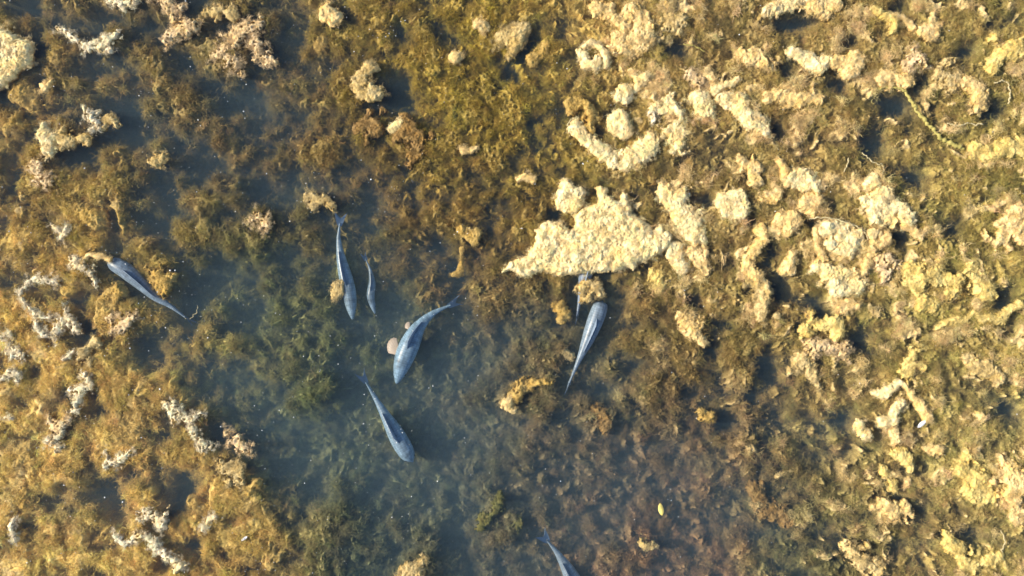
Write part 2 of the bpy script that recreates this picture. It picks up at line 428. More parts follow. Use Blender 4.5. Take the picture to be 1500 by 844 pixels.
def bigp(pts): return [(730 + X / 4.41, 250 + Y / 4.41) for X, Y in pts]
FM, CL, ST = 'floating_mat', 'algae_clump', 'algae_strand'
big = bigp([(30,650),(80,600),(150,570),(200,520),(250,460),(245,380),(270,350),(330,335),(400,345),(450,390),(490,380),(505,360),(500,290),(540,240),(600,225),(640,215),(630,130),(660,115),(705,130),(700,175),(760,200),(790,190),(800,140),(830,150),(850,220),(850,270),(900,310),(960,330),(990,380),(1050,370),(1100,400),(1110,450),(1080,520),(1020,560),(960,575),(900,590),(850,620),(760,640),(700,655),(640,650),(600,645),(540,645),(480,665),(400,680),(340,660),(300,645),(240,660),(200,680),(140,665),(100,640)])
mat(FM, 'cream', 'largest pale cream algae mat, boat-shaped, covering the head of a carp', poly=big, z0=0.006, h=0.05, rag=0.5, step=0.0058)
mat(FM, 'cream', 'round pale mat just above the left end of the largest cream mat', poly=bigp([(380,200),(400,140),(420,70),(445,58),(470,90),(500,110),(540,100),(570,140),(545,175),(545,220),(500,260),(440,265),(385,240)]), z0=0.004, h=0.04, rag=0.5)
mat(FM, 'cream', 'tall ragged cream mat standing right of the largest mat', poly=bigp([(1040,200),(1020,130),(1060,90),(1110,90),(1120,150),(1200,110),(1220,150),(1200,210),(1250,250),(1300,250),(1330,320),(1290,370),(1350,420),(1330,470),(1260,480),(1200,450),(1160,400),(1120,380),(1140,300),(1100,260),(1090,200)]), rag=0.8)
mat(FM, 'cream', 'bright cream mat touching the right tip of the largest mat', poly=bigp([(1090,490),(1150,460),(1200,480),(1210,560),(1230,620),(1200,680),(1160,670),(1130,600),(1090,560)]), z0=0.004, rag=0.6)
mat(FM, 'goldcream', 'crumbly tan mat right beside the bright mat at the largest mat\'s tip', strokes=[(1018,362,9),(1026,378,12),(1030,392,9)], rag=1.4)
mat(FM, 'yellow', 'yellowish cream clump below the right end of the largest mat', poly=[(951,409),(957,395),(968,397),(975,413),(970,427),(959,427)], z0=-0.01, rag=0.8)
mat(FM, 'cream', 'thick cream mat cut by the left edge, near the top corner', poly=[(-40,30),(0,38),(14,44),(24,55),(46,66),(48,85),(46,97),(36,102),(22,108),(18,118),(6,126),(-10,136),(-40,140)], z0=0.006, h=0.05, rag=0.5)
T = [
 # left and top
 (FM,'white','small elongated white mat right of the mat at the left edge',[(88,42,6),(100,48,6),(112,58,6)],0.0,0.028,0.7),
 (FM,'white','forked white mat with ragged arms near the top left corner',[(132,74,6),(142,66,9),(155,54,8),(172,53,5)],0.0,0.03,1.0),
 (FM,'pink','chunky tan slab sloping up near the top left',[(243,62,4),(255,52,8),(268,42,10),(284,34,8)],0.0,0.03,0.9),
 (FM,'pink','tan mat cut by the top edge above the sloping slab',[(240,-8,11),(246,10,9),(256,28,6)],-0.01,0.03,1.0),
 (FM,'white','white mat cut by the top edge near the corner',[(160,-4,6),(180,4,9),(196,2,7)],0.0,0.028,1.2),
 (FM,'pink','pinkish white mat with a point, top left of centre',[(350,50,10),(362,42,12),(378,38,6)],0.0,0.03,1.0),
 (CL,'tan','arched brown-tan clump left of the pinkish white mat',[(305,18,6),(322,15,8),(340,18,8)],-0.02,0.03,1.3),
 (CL,'pink','crooked tan strand running down from the pinkish white mat',[(330,62,7),(326,78,8),(342,88,8),(345,100,6)],-0.01,0.03,1.3),
 (CL,'pink','speckled ragged clump below right of the pinkish white mat',[(375,64,5),(380,80,7),(395,90,5)],-0.01,0.03,1.5),
 (FM,'goldcream','round golden cream mat at the top, left of centre',[(480,16,11),(486,24,12)],0.0,0.035,0.7),
 (CL,'gold','small gold clump below the round golden mat',[(468,65,10)],-0.05,0.03,0.8),
 (FM,'cream','bright cream lump with tail by the left edge, upper third',[(64,186,5),(66,200,11),(76,204,11),(68,218,8)],0.002,0.035,0.9),
 (FM,'tan','tan arm reaching right of the bright cream lump',[(90,198,8),(105,204,6),(118,205,6)],-0.005,0.028,1.3),
 (FM,'white','bent white mat right above the tan arm',[(124,156,6),(132,168,8),(142,180,7)],0.0,0.03,1.1),
 (CL,'tan','small pointed tan clump right of the bent white mat',[(158,174,7),(170,175,4)],-0.01,0.025,1.0),
 (CL,'pink','pinkish crumbly mat below the bright cream lump',[(52,240,8),(62,256,7),(70,268,4)],-0.005,0.028,1.5),
 (CL,'goldcream','tiny curled cream piece between edge mat and bright lump',[(62,122,4),(66,130,4),(76,119,4)],-0.005,0.02,0.8),
 (CL,'tan','small light tan clump in the murk, upper left',[(228,240,6),(238,232,6)],-0.02,0.03,1.0),
 (CL,'gold','soft gold cloud of algae left, below the edge mat',[(35,138,17),(48,150,12)],-0.07,0.05,0.7),
 (CL,'gold','leaf-shaped gold clump at the left edge, upper third',[(10,192,6),(20,180,9),(28,168,5)],-0.05,0.04,0.5),
 (FM,'tan','upright tan mat with a dark hollow to its right, upper left of centre',[(540,100,10),(527,112,7),(528,132,9),(548,138,11)],0.0,0.035,0.8),
 (CL,'brown','brown rounded clump under the upright tan mat',[(530,185,11),(548,180,11),(542,195,8)],-0.03,0.04,1.2),
 (FM,'cream','small white sliver above the brown shaggy clump',[(573,189,4),(587,181,5)],0.0,0.02,0.6),
 (CL,'brown','shaggy brown clump hanging below the small white sliver',[(580,200,10),(600,190,14),(612,215,12),(605,235,6)],-0.03,0.045,1.4),
 (FM,'goldcream','heart-shaped golden cream mat alone near the top middle',[(700,37,8),(709,38,8),(705,44,6)],0.0,0.03,0.5),
 (CL,'goldcream','small round cream-gold clump at top, left of the gold slab',[(666,85,9)],-0.01,0.03,0.7),
 (CL,'tan','large flat gold-tan slab with a dark shadow on its right',[(732,60,10),(752,52,15),(768,42,10),(750,80,7)],-0.03,0.04,0.7),
 (CL,'gold','narrow gold slab slanting right of the large gold-tan slab',[(778,90,6),(790,78,9),(800,68,7)],-0.03,0.035,0.6),
 (CL,'olive','hooked yellow-green clump, top middle',[(665,160,6),(668,180,7),(676,180,6)],-0.06,0.04,0.9),
 (CL,'goldcream','thin pale curl in open growth, top middle',[(678,222,4),(688,223,3),(698,217,2)],-0.01,0.02,0.5),
 (CL,'goldcream','small flat gold piece at centre top, tail pointing left',[(758,262,3),(770,258,6),(778,264,5)],-0.02,0.025,0.8),
 # upper right
 (FM,'goldcream','golden cream mat at the top edge, right of centre',[(872,14,8),(888,12,10),(895,22,6)],0.0,0.03,0.9),
 (FM,'goldcream','wide crumbly tan mat, top right of centre',[(905,30,12),(930,25,16),(950,45,14),(930,70,14),(905,60,12)],-0.012,0.04,1.2),
 (FM,'tan','pinkish tan shaggy mat right of the wide crumbly mat',[(975,22,12),(990,38,10)],-0.012,0.035,1.4),
 (ST,'cream','pale hoop of algae arched over the small blocky mat',[(856,68,3),(866,62,3.5),(880,70,4),(889,82,5),(887,98,4)],0.0,0.022,0.4),
 (FM,'cream','blocky cream mat under the pale hoop',[(853,78,5),(858,94,7),(872,97,7),(874,84,6)],0.0,0.028,0.9),
 (FM,'cream','lumpy round cream mat right below the pale hoop',[(914,130,10),(920,140,10),(910,142,8)],0.0,0.035,0.7),
 (FM,'cream','wedge-shaped cream mat right above the lumpy round mat',[(928,114,5),(938,118,8),(945,112,7),(934,130,5)],0.0,0.03,0.7),
 (CL,'gold','gold knobbly clump above the left end of the crescent mat',[(840,150,10),(856,155,9),(868,170,9),(864,185,6)],-0.02,0.04,1.0),
 (FM,'cream','crescent-shaped cream mat curving under the gold clump',[(843,187,9),(852,202,9),(870,214,10),(888,224,12),(900,236,9)],0.002,0.035,0.7),
 (FM,'cream','egg-shaped cream mat with a small hole, inside the crescent',[(906,175,13),(914,190,12),(900,184,10)],0.004,0.035,0.4),
 (FM,'cream','lumpy cream mat joined to the right end of the crescent',[(915,238,11),(932,228,13),(948,212,15),(958,208,10)],0.0,0.035,0.9),
 (FM,'cream','cream mat with ragged top, between the crescent and the long S-shaped mat',[(962,160,8),(980,155,11),(992,162,7)],0.0,0.03,1.2),
 (FM,'white','small whitish mat left of the ragged-topped mat',[(955,170,9),(958,178,7)],0.0,0.028,0.9),
 (FM,'cream','knobbly cream mat right of the crescent end',[(985,196,13),(998,195,8),(990,212,8)],0.0,0.032,1.1),
 (FM,'pink','pinkish cream mat with two lobes above the S-shaped mat',[(1010,108,6),(1018,116,8),(1030,120,6)],0.0,0.03,0.8),
 (FM,'goldcream','gold cap beside the two-lobed pinkish mat',[(1038,108,9),(1046,116,5)],-0.004,0.03,0.7),
 (ST,'cream','short branching cream strand right of the gold cap',[(1048,132,6),(1060,124,4),(1076,117,4)],0.0,0.025,0.8),
 (FM,'cream','broad round head of the long cream S-shaped mat',[(1025,146,14),(1034,158,14)],0.002,0.038,0.6),
 (FM,'cream','tail of the long S-shaped cream mat curving to lower right',[(1060,146,10),(1080,150,13),(1092,166,12),(1108,182,14),(1118,190,9)],0.0,0.035,0.8),
 (FM,'cream','cream mat cut by the top edge with a dark hollow under it',[(1122,18,6),(1145,8,12),(1175,-4,14)],0.0,0.035,0.9),
 (FM,'goldcream','cream mat cut by the top edge, left of the yellow arch',[(1195,5,13),(1210,15,12),(1222,0,10)],0.0,0.035,0.9),
 (ST,'yellow','yellow arch of algae near the top edge, right side',[(1282,14,5),(1300,22,6),(1312,34,6),(1306,46,4)],-0.005,0.028,0.9),
 (ST,'goldcream','pale strand leading to a fan-shaped mat, top right',[(1308,22,3),(1325,28,3.5),(1338,40,5)],0.0,0.022,0.5),
 (FM,'goldcream','fan-shaped golden cream mat at the end of a pale strand',[(1350,44,7),(1363,47,12),(1372,42,6)],0.0,0.03,0.8),
 (FM,'cream','V-shaped cream mat in the upper right, left arm',[(1160,74,6),(1178,84,9),(1200,98,11),(1212,88,8)],0.0,0.035,0.8),
 (FM,'goldcream','thick cream mat right of the V-shaped mat, rounded foot',[(1230,92,12),(1252,88,12),(1245,104,14)],0.0,0.035,0.8),
 (CL,'goldcream','gold-tan lump left of the V-shaped mat',[(1090,80,10),(1110,86,9),(1120,95,7)],-0.01,0.035,1.3),
 (FM,'goldcream','crumbly cream mat below the V-shaped mat',[(1130,142,9),(1150,140,10),(1175,148,10),(1196,146,8)],-0.003,0.032,1.2),
 (FM,'goldcream','small yellow-cream mat right of the thick cream mat\'s foot',[(1292,116,9),(1312,112,9),(1325,118,8)],-0.004,0.032,1.2),
 (CL,'pink','pinkish clump above the pale stalk, upper right',[(1330,95,7),(1340,84,7),(1348,90,5)],-0.006,0.03,1.3),
 (FM,'goldcream','round tan mat inside the ring of weed, right side',[(1418,120,9),(1430,135,14),(1438,150,9)],0.0,0.035,1.1),
 (FM,'yellow','yellow mat by the right edge above the round tan mat',[(1455,95,10),(1470,80,13),(1490,68,12)],-0.005,0.035,1.3),
 (CL,'tan','pink-tan crumbly clump left of the round tan mat',[(1380,105,10),(1398,112,9),(1395,128,7)],-0.01,0.03,1.6),
 (FM,'yellow','yellow-green mat at the right edge where the stalk ends',[(1425,220,10),(1445,225,12),(1470,215,10),(1505,222,12)],-0.01,0.03,1.2),
 # right middle
 (FM,'goldcream','narrow cream mat with hooked top, right of the S-shaped mat\'s tail',[(1088,234,7),(1100,245,9),(1110,262,8)],0.0,0.03,1.0),
 (ST,'goldcream','slanting cream arm of the three-lobed mat, right middle',[(1140,236,4),(1148,250,6),(1156,266,7)],0.0,0.03,0.7),
 (FM,'cream','wide three-lobed cream mat, right middle top',[(1162,262,10),(1180,266,15),(1195,275,10)],0.0,0.035,0.9),
 (FM,'goldcream','small flat cream mats cluster above the round mat',[(1125,285,7),(1140,286,6),(1130,268,4)],-0.002,0.025,0.9),
 (FM,'goldcream','smaller cream mat below the wide three-lobed mat',[(1182,298,11),(1195,292,9),(1188,308,7)],0.0,0.03,0.8),
 (FM,'cream','squarish cream mat right of the tall ragged mat',[(1060,296,12),(1080,292,15),(1084,308,13),(1064,310,9)],0.0,0.035,0.7),
 (FM,'goldcream','round yellow-cream mat in the right middle, ringed by dark gaps',[(1145,322,11),(1160,324,13),(1156,334,11)],0.0,0.035,0.7),
 (FM,'goldcream','cream hook-shaped mat curling down, left of the round yellow-cream mat',[(1116,336,7),(1120,350,7),(1108,364,7),(1094,376,7),(1094,392,8),(1106,402,9)],0.0,0.03,0.8),
 (CL,'tan','tan shaggy mat hanging under the hook-shaped mat',[(1112,415,14),(1118,440,13),(1112,462,12)],-0.015,0.04,1.2),
 (FM,'goldcream','bell-shaped cream mat between dark gaps, right middle',[(1160,370,4),(1158,384,7),(1150,396,8),(1162,398,6)],0.0,0.03,0.7),
 (FM,'cream','large folded cream mat, upper lobe, right middle',[(1212,334,11),(1232,342,15),(1256,346,11),(1240,365,15),(1220,358,10)],0.002,0.042,0.8),
 (FM,'cream','large lower lobe of the folded cream mat, right middle',[(1200,392,8),(1215,405,14),(1240,410,17),(1228,425,12),(1260,420,7)],0.0,0.042,0.9),
 (FM,'goldcream','thin pale rim strand on the left of the folded mat',[(1196,338,3.5),(1197,360,4),(1208,378,5),(1196,385,5)],0.0,0.028,0.6),
 (FM,'cream','broad cream mat with flat top, right of the wide three-lobed mat',[(1272,292,10),(1290,288,13),(1285,312,15),(1310,305,14),(1325,318,13)],0.0,0.038,1.0),
 (FM,'cream','small cream knob on top of the broad flat-topped mat',[(1282,266,9),(1268,276,6)],0.0,0.03,0.7),
 (FM,'goldcream','oval ring-like cream mat below the broad flat-topped mat',[(1278,346,6),(1286,340,6),(1300,344,6),(1294,356,5),(1282,356,5)],0.0,0.03,0.8),
 (ST,'goldcream','curved cream strand right of the oval ring-like mat',[(1324,330,4),(1338,335,5),(1350,346,5),(1358,334,3)],0.0,0.025,0.6),
 (FM,'goldcream','narrow leaning cream mat right of the folded mat',[(1278,366,5),(1272,382,7),(1266,398,6)],0.0,0.03,0.9),
 (CL,'pink','brownish ring clump right of the leaning cream mat',[(1288,392,7),(1292,380,6),(1304,382,7),(1308,396,6),(1296,402,6)],-0.006,0.032,1.0),
 (FM,'yellow','ragged yellow-cream mat, right of the ring clump',[(1332,398,10),(1350,404,12),(1340,420,12)],-0.003,0.035,1.3),
 (FM,'yellow','pale mottled mat right of the ragged yellow-cream mat',[(1368,402,12),(1385,418,13),(1398,408,11)],-0.004,0.035,1.4),
 (FM,'yellow','yellow mat with pointed right end near the right edge',[(1425,405,10),(1440,420,12),(1448,435,9)],-0.012,0.035,1.1),
 (CL,'yellow','smooth bright yellow lump below the mottled mat',[(1350,442,10),(1364,448,11)],-0.01,0.035,0.8),
 (FM,'goldcream','cream mat at the right edge, middle height',[(1462,352,10),(1475,335,14),(1490,318,14),(1500,345,14)],-0.004,0.04,1.2),
 (CL,'yellow','flat yellow mat under the folded cream mat',[(1208,478,9),(1222,472,11),(1226,488,10)],-0.005,0.032,0.9),
 (CL,'yellow','yellow clump left of the flat yellow mat',[(1180,484,9),(1190,472,6)],-0.015,0.032,1.0),
 (ST,'goldcream','small bar-shaped cream pieces above the flat yellow mat',[(1228,452,5),(1244,446,5),(1256,446,4)],0.0,0.025,0.9),
 (CL,'pink','twiggy pinkish clump below the flat yellow mat',[(1192,512,10),(1210,510,9),(1230,512,6)],-0.01,0.03,1.9),
 (CL,'tan','tan clump below the twiggy pinkish clump',[(1175,530,12),(1190,548,9)],-0.02,0.035,1.2),
 (CL,'tan','pale tan diamond-shaped slab near the right edge',[(1420,530,9),(1440,540,13),(1462,553,12)],-0.004,0.035,0.9),
 (ST,'yellow','long yellow strand curving to the right edge',[(1375,480,4),(1400,470,5),(1425,460,4),(1436,468,4),(1465,466,5),(1492,445,4)],-0.02,0.03,0.9),
 (CL,'yellow','yellow column of crumbs above the ladder-shaped strand',[(1338,515,8),(1332,532,9),(1332,548,8)],-0.01,0.03,1.2),
 (CL,'goldcream','ragged tan clump left, under the tall dark gap',[(1010,470,9),(1020,486,11),(1028,500,8)],-0.02,0.035,1.3),
 # lower right
 (ST,'cream','left rung of the ladder-shaped cream strand',[(1280,574,5),(1296,576,6),(1312,568,5),(1318,560,5)],0.0,0.028,0.8),
 (ST,'cream','middle upright of the ladder-shaped cream strand',[(1318,590,6),(1312,604,5),(1310,618,5),(1292,618,5)],0.0,0.028,0.9),
 (ST,'goldcream','right diagonal of the ladder-shaped cream strand',[(1324,562,4),(1336,580,4),(1350,598,6),(1360,612,6)],0.0,0.028,0.8),
 (ST,'cream','small cream hook left of the ladder strand',[(1258,618,4),(1262,632,6),(1272,636,5)],0.0,0.025,0.8),
 (ST,'cream','short cream post under the ladder-shaped strand',[(1310,632,6),(1314,646,6)],0.0,0.028,0.7),
 (ST,'yellow','knobbly yellow chain descending below the cream post',[(1312,664,6),(1326,674,8),(1332,684,6)],-0.003,0.03,0.9),
 (CL,'goldcream','fan-shaped yellow-cream clump, lower right',[(1296,740,9),(1310,752,12),(1322,752,6)],-0.005,0.035,1.2),
 (CL,'yellow','thin yellow strand above the fan-shaped clump',[(1296,690,4),(1304,700,4),(1308,715,4)],-0.008,0.025,1.0),
 (CL,'goldcream','small cream-pink clump right of the yellow chain',[(1362,656,7),(1378,660,7)],-0.008,0.03,1.2),
 (FM,'yellow','bright yellow-green mat near the right edge, lower part',[(1412,690,12),(1430,705,13),(1446,722,12),(1420,722,9)],-0.006,0.035,1.3),
 (FM,'goldcream','large tan mat at the right edge, lower part',[(1470,685,12),(1488,700,16),(1480,730,14),(1492,755,12)],0.0,0.04,1.4),
 (CL,'yellow','yellow clump left above the yellow-green mat',[(1408,680,9),(1420,672,8)],-0.012,0.03,1.1),
 (FM,'tan','crumbly tan mat at the bottom edge, lower right',[(1250,810,9),(1264,825,12),(1285,835,10)],-0.012,0.035,1.4),
 (CL,'goldcream','pale crumbs on the tan mat, lower right',[(1245,805,6),(1258,812,6)],0.0,0.028,1.3),
 (FM,'yellow','yellow arched mat by the bottom edge near the right corner',[(1405,815,7),(1425,828,7),(1445,822,6),(1462,818,5),(1472,832,4)],-0.006,0.03,1.0),
 (CL,'yellow','yellow clump right of the fan-shaped clump',[(1390,795,10),(1405,805,9)],-0.015,0.03,1.1),
 # middle clumps over the open water
 (CL,'gold','shaggy gold clump overlapping the flank of the leftmost carp',[(232,400,9),(240,412,11),(238,424,9),(248,402,6)],-0.03,0.035,1.2),
 (CL,'tan','small gold clump overlapping the left side of the middle pair\'s larger carp',[(494,424,4.5),(499,412,3.5),(490,438,4)],-0.04,0.02,1.3),
 (CL,'tan','curly gold clump hiding the middle of the half-covered carp',[(852,424,5),(862,418,7),(874,420,7),(866,432,6),(856,436,5),(879,428,4)],-0.03,0.035,1.2),
 (CL,'gold','golden clump left above the half-covered carp\'s tail',[(820,448,6),(828,460,7),(822,468,6)],-0.05,0.035,1.2),
 (CL,'tan','small orange-tan blob left of the slim carp\'s tail',[(828,516,6),(836,520,5)],-0.08,0.03,0.8),
 (CL,'gold','branching gold clump under open water, centre',[(752,580,8),(765,568,9),(782,560,8),(800,562,5)],-0.05,0.04,1.3),
 (CL,'goldcream','bright cream end of the branching gold clump, centre',[(744,590,7),(748,598,6)],-0.01,0.03,0.9),
 (CL,'gold','gold knot with a hanging thread, centre left of the largest mat',[(680,338,8),(690,350,9),(696,340,7)],-0.04,0.035,1.3),
 (ST,'gold','thin gold thread hooking down from the gold knot',[(678,366,2.5),(676,385,2.5),(672,400,3),(664,404,3)],-0.05,0.018,0.6),
 (CL,'tan','tan net-like clump above the middle pair of carp',[(455,290,6),(466,300,5),(478,292,6),(488,300,5)],-0.04,0.03,1.4),
 (CL,'pink','pinkish bright clump in murk, left of centre',[(378,316,5),(386,322,6),(394,330,5)],-0.01,0.028,1.2),
 (CL,'tan','triangular tan piece at the bottom edge, left of centre',[(618,820,4),(605,832,9),(592,846,9),(614,842,8)],-0.03,0.04,0.9),
 (CL,'olive','olive sprig in the murk at the bottom, middle',[(733,728,4),(728,738,5),(716,755,5),(708,770,6)],-0.08,0.03,1.6),
 (CL,'olive','tiny olive tuft right of the olive sprig',[(752,768,7)],-0.10,0.03,1.5),
 (CL,'brown','upright reddish-brown clump, right of the bright cream end',[(880,600,5),(884,612,7),(885,630,4)],-0.07,0.03,1.4),
 (CL,'gold','gold clump in murk, lower right of centre',[(1028,606,8),(1038,612,7),(1024,616,6)],-0.04,0.035,1.4),
 (CL,'tan','brown cluster near the bottom, right of the yellow leaf',[(945,795,6),(958,800,6)],-0.08,0.03,1.7),
 (CL,'brown','soft rust-coloured clump trailing down, lower right of centre',[(1105,720,12),(1125,745,14),(1150,760,10)],-0.10,0.05,1.3),
 (ST,'tan','short brown stick-like piece in murk, lower right',[(1140,697,3),(1158,692,3)],-0.06,0.02,0.4),
 # left side whitish
 (ST,'white','lacy white ring of algae by the left edge, middle',[(86,416,4),(74,410,3.5),(58,409,4),(44,412,4),(35,424,4),(34,438,4),(42,452,4),(56,462,4),(72,467,4)],0.0,0.022,0.9),
 (FM,'white','white crumbly patch at the lower end of the lacy ring',[(88,466,6),(100,464,8),(106,474,6)],0.0,0.026,1.3),
 (ST,'white','lacy white U-shaped curl under the lacy ring',[(52,466,4),(56,480,5),(64,492,4.5),(76,495,4),(84,484,5),(84,476,4)],0.0,0.024,0.9),
 (ST,'white','thin pinkish white strand left of the leftmost carp',[(112,387,4),(124,392,4),(133,403,4),(138,416,3)],0.0,0.022,1.3),
 (ST,'goldcream','gold thread reaching to the leftmost carp\'s snout',[(120,384,2.5),(132,373,3),(148,375,2.5),(158,380,1.8)],-0.005,0.016,0.5),
 (ST,'white','tiny white loop above the lacy ring',[(78,330,2),(88,340,2.5),(96,344,2.5),(88,349,2.5),(99,331,2)],0.0,0.016,0.4),
 (ST,'white','pinkish white strand slanting at the left edge, middle',[(2,493,4),(12,498,4),(20,512,4),(30,524,4)],0.0,0.022,1.1),
 (FM,'white','white mat at the left edge below the slanting strand',[(4,552,5),(16,545,6),(28,550,6)],0.0,0.028,1.0),
 (ST,'white','small curved white strand right of the white edge mat',[(92,526,2),(102,520,2.2),(108,514,2.5)],0.0,0.016,0.4),
 (CL,'white','white lacy clump beside soft gold growth, left middle',[(128,560,6),(122,575,8),(112,588,6),(106,600,4)],0.0,0.028,1.5),
 (CL,'pink','pinkish speckled clump below the leftmost carp',[(172,466,5),(184,472,7)],-0.005,0.024,1.4),
 (CL,'tan','ragged tan clump with pale rim, left middle',[(140,500,6),(128,512,5),(124,525,5)],-0.01,0.028,1.4),
 (CL,'white','lacy white arc of algae, lower left of centre',[(240,592,6),(250,603,5),(262,616,5),(280,614,5),(286,606,4)],0.0,0.026,1.4),
 (CL,'white','white crumbs beneath the lacy arc',[(284,630,5),(290,642,4),(304,652,3)],0.0,0.022,1.7),
 (CL,'pink','greyish pink lacy clump, lower left of centre',[(345,645,6),(355,655,7),(362,664,5)],-0.005,0.026,1.8),
 (CL,'tan','twisted grey-tan clump below the greyish pink clump',[(325,678,5),(340,690,6),(350,705,5)],-0.02,0.026,1.9),
 (FM,'white','white feathery mat on gold growth, lower left',[(158,676,4),(172,674,7),(186,664,6),(192,654,4)],0.0,0.026,1.2),
 (CL,'white','small white patch, left, above the feathery mat',[(72,646,5),(80,652,5),(92,618,4)],0.0,0.022,1.4),
 (CL,'pink','pinkish white smear left of the small dark pool',[(76,624,6),(92,616,5)],0.0,0.022,1.5),
 (CL,'white','white drop-shaped mat at the left edge, near the bottom',[(20,760,2.5),(17,772,5),(20,786,5),(22,794,2)],0.0,0.026,0.4),
 (CL,'white','small bright white dash at the left edge, lower part',[(6,612,3),(16,612,4)],0.0,0.02,0.5),
 (FM,'white','white foam-like mat, lower left, upper piece',[(215,752,7),(230,758,9),(238,764,6)],0.0,0.028,1.4),
 (FM,'white','long white mat slanting to the bottom, lower left',[(172,784,4),(185,794,5),(205,785,5),(225,800,6),(245,812,7),(262,826,6)],0.0,0.028,1.2),
 (ST,'white','small white hook on smooth gold growth, bottom left',[(314,757,1.8),(306,760,2),(302,770,3),(297,778,3)],0.0,0.018,0.5),
 (CL,'gold','smooth gold slab at the bottom, left of centre',[(285,735,10),(305,755,16),(330,780,18),(355,805,20),(372,822,10)],-0.09,0.06,0.6),
 (CL,'gold','small round gold knob, lower left of centre',[(362,718,8),(376,706,5)],-0.03,0.035,0.8),
 (CL,'gold','smooth triangular gold cloud, left, upper middle',[(120,310,14),(140,318,16),(145,330,10)],-0.06,0.06,0.6),
 (CL,'gold','gold fan-shaped cloud below the leftmost carp\'s head',[(175,425,10),(158,445,17),(150,470,13)],-0.05,0.05,0.8),
 (CL,'gold','broad smooth gold cloud, lower left',[(205,600,14),(190,630,22),(165,650,14)],-0.08,0.06,0.8),
 (CL,'gold','soft gold cloud near the left edge, lower part',[(35,660,18),(45,690,20),(32,730,16)],-0.08,0.06,0.8),
]
for kind, tone, label, strokes, z0, h, rag in T:
    wide = max(s_[2] for s_ in strokes)
    tr = random.Random(label); twigs = []
    if rag >= 1.0 and z0 > -0.04:
        for _ in range(tr.randint(3, 6) if tone in ('white', 'pink') else tr.randint(2, 4)):
            bx, by, br = tr.choice(strokes); a = tr.uniform(0, 6.283); ch = [(bx, by, br * 0.5)]
            for _ in range(3):
                a += tr.gauss(0, 0.5); bx += math.cos(a) * br * 0.75; by += math.sin(a) * br * 0.75
                ch.append((bx, by, max(1.1, br * 0.22)))
            twigs.append(ch)
    if tone == 'white': strokes = [(a, b, c_ * 0.68) for a, b, c_ in strokes]
    lace = 1.3 if (tone in ('white', 'pink') and wide > 3) else (0.5 if rag > 1.3 else 0.0)
    mat(kind, tone, label, strokes=strokes, z0=z0 + 0.008, h=h, rag=rag, lace=lace,
        twigs=twigs, step=0.0045 if wide < 6 else 0.0056, cat='algae mat' if kind == FM else ('algae strand' if kind == ST else 'algae clump'))

# ------------------------------------------------------------------ tubes: stalk, rings of weed
def spline(pts, n):
    pts = [Vector(p) for p in pts]; out = []
    P_ = [pts[0] * 2 - pts[1]] + pts + [pts[-1] * 2 - pts[-2]]
    m = len(pts) - 1
    for i in range(n):
        u = i / (n - 1) * m; k = min(int(u), m - 1); t = u - k
        a, b, c, d = P_[k:k + 4]
        out.append(0.5 * ((2 * b) + (c - a) * t + (2 * a - 5 * b + 4 * c - d) * t * t + (-a + 3 * b - 3 * c + d) * t ** 3))
    return out
def tube(name, pts, rad, mat_, parent=None, n=40, seg=7, wob=0.0):
    c = spline(pts, n); V = []; F = []
    rr = random.Random(len(name) * 13 + n)
    for i, p in enumerate(c):
        t = (c[min(i + 1, n - 1)] - c[max(i - 1, 0)]).normalized()
        s = t.cross(Vector((0, 0, 1))).normalized(); u = s.cross(t)
        f = i / (n - 1); r = (rad[0] * (1 - f) + rad[1] * f) * (1 + wob * (rr.random() - 0.5))
        if i in (0, n - 1): r *= 0.3
        for k in range(seg):
            a = 2 * math.pi * k / seg; V.append(p + s * math.cos(a) * r + u * math.sin(a) * r)
    for i in range(n - 1):
        for k in range(seg):
            F.append((i * seg + k, i * seg + (k + 1) % seg, (i + 1) * seg + (k + 1) % seg, (i + 1) * seg + k))
    F.append(tuple(range(seg))[::-1]); F.append(tuple((n - 1) * seg + k for k in range(seg)))
    o0 = c[0].copy(); V = [tuple(v - o0) for v in V]
    o = mesh_obj(name, V, F, mat_, parent); o.location = o0
    return o
def pz(px, py, z): x, y = P(px, py, z); return (x, y, z)
M_STALK = plain('yellow-green weed stalk', (0.36, 0.302, 0.086), 0.6, 0.3, 0.25, 40)
M_PALE = plain('bleached weed thread', (0.475, 0.396, 0.216), 0.8, 0.2, 0.25, 60)
def stalk(pts, r, label, m=M_STALK, z=0.006, name='weed_stalk'):
    rr = random.Random(len(label)); q = spline([pz(a, b, z) for a, b in pts], len(pts) * 4)
    q = [p + Vector((rr.gauss(0, 0.0045), rr.gauss(0, 0.0045), rr.uniform(-0.006, 0.004))) for p in q]
    r = (r[0] * 0.75, r[1] * 0.75)
    o = tube(name, q, r, m, n=len(pts) * 11, wob=0.9)
    return tag(o, label, 'weed stalk' if name == 'weed_stalk' else 'weed thread')
stalk([(1282,132),(1300,128),(1322,132),(1334,146),(1344,164),(1358,182),(1375,198),(1392,210),(1415,219)], (0.010, 0.022), 'long yellowish weed stalk curving down between dark pools, upper right', z=0.004)
stalk([(1456,122),(1470,119),(1478,128),(1480,142),(1477,152)], (0.007, 0.009), 'thin pale curved weed thread beside the dark hollow near the right edge', M_PALE, name='weed_thread')
stalk([(1388,181),(1402,184),(1420,181),(1440,183)], (0.009, 0.008), 'short straight pale weed stalk between dark gaps, upper right', M_PALE)
stalk([(1264,222),(1272,232),(1284,240),(1294,242),(1293,256)], (0.005, 0.005), 'very thin pale weed thread above the small cream knob', M_PALE, name='weed_thread')
stalk([(1244,232),(1240,244),(1237,252)], (0.006, 0.006), 'short pale weed thread left of the very thin one', M_PALE, name='weed_thread')
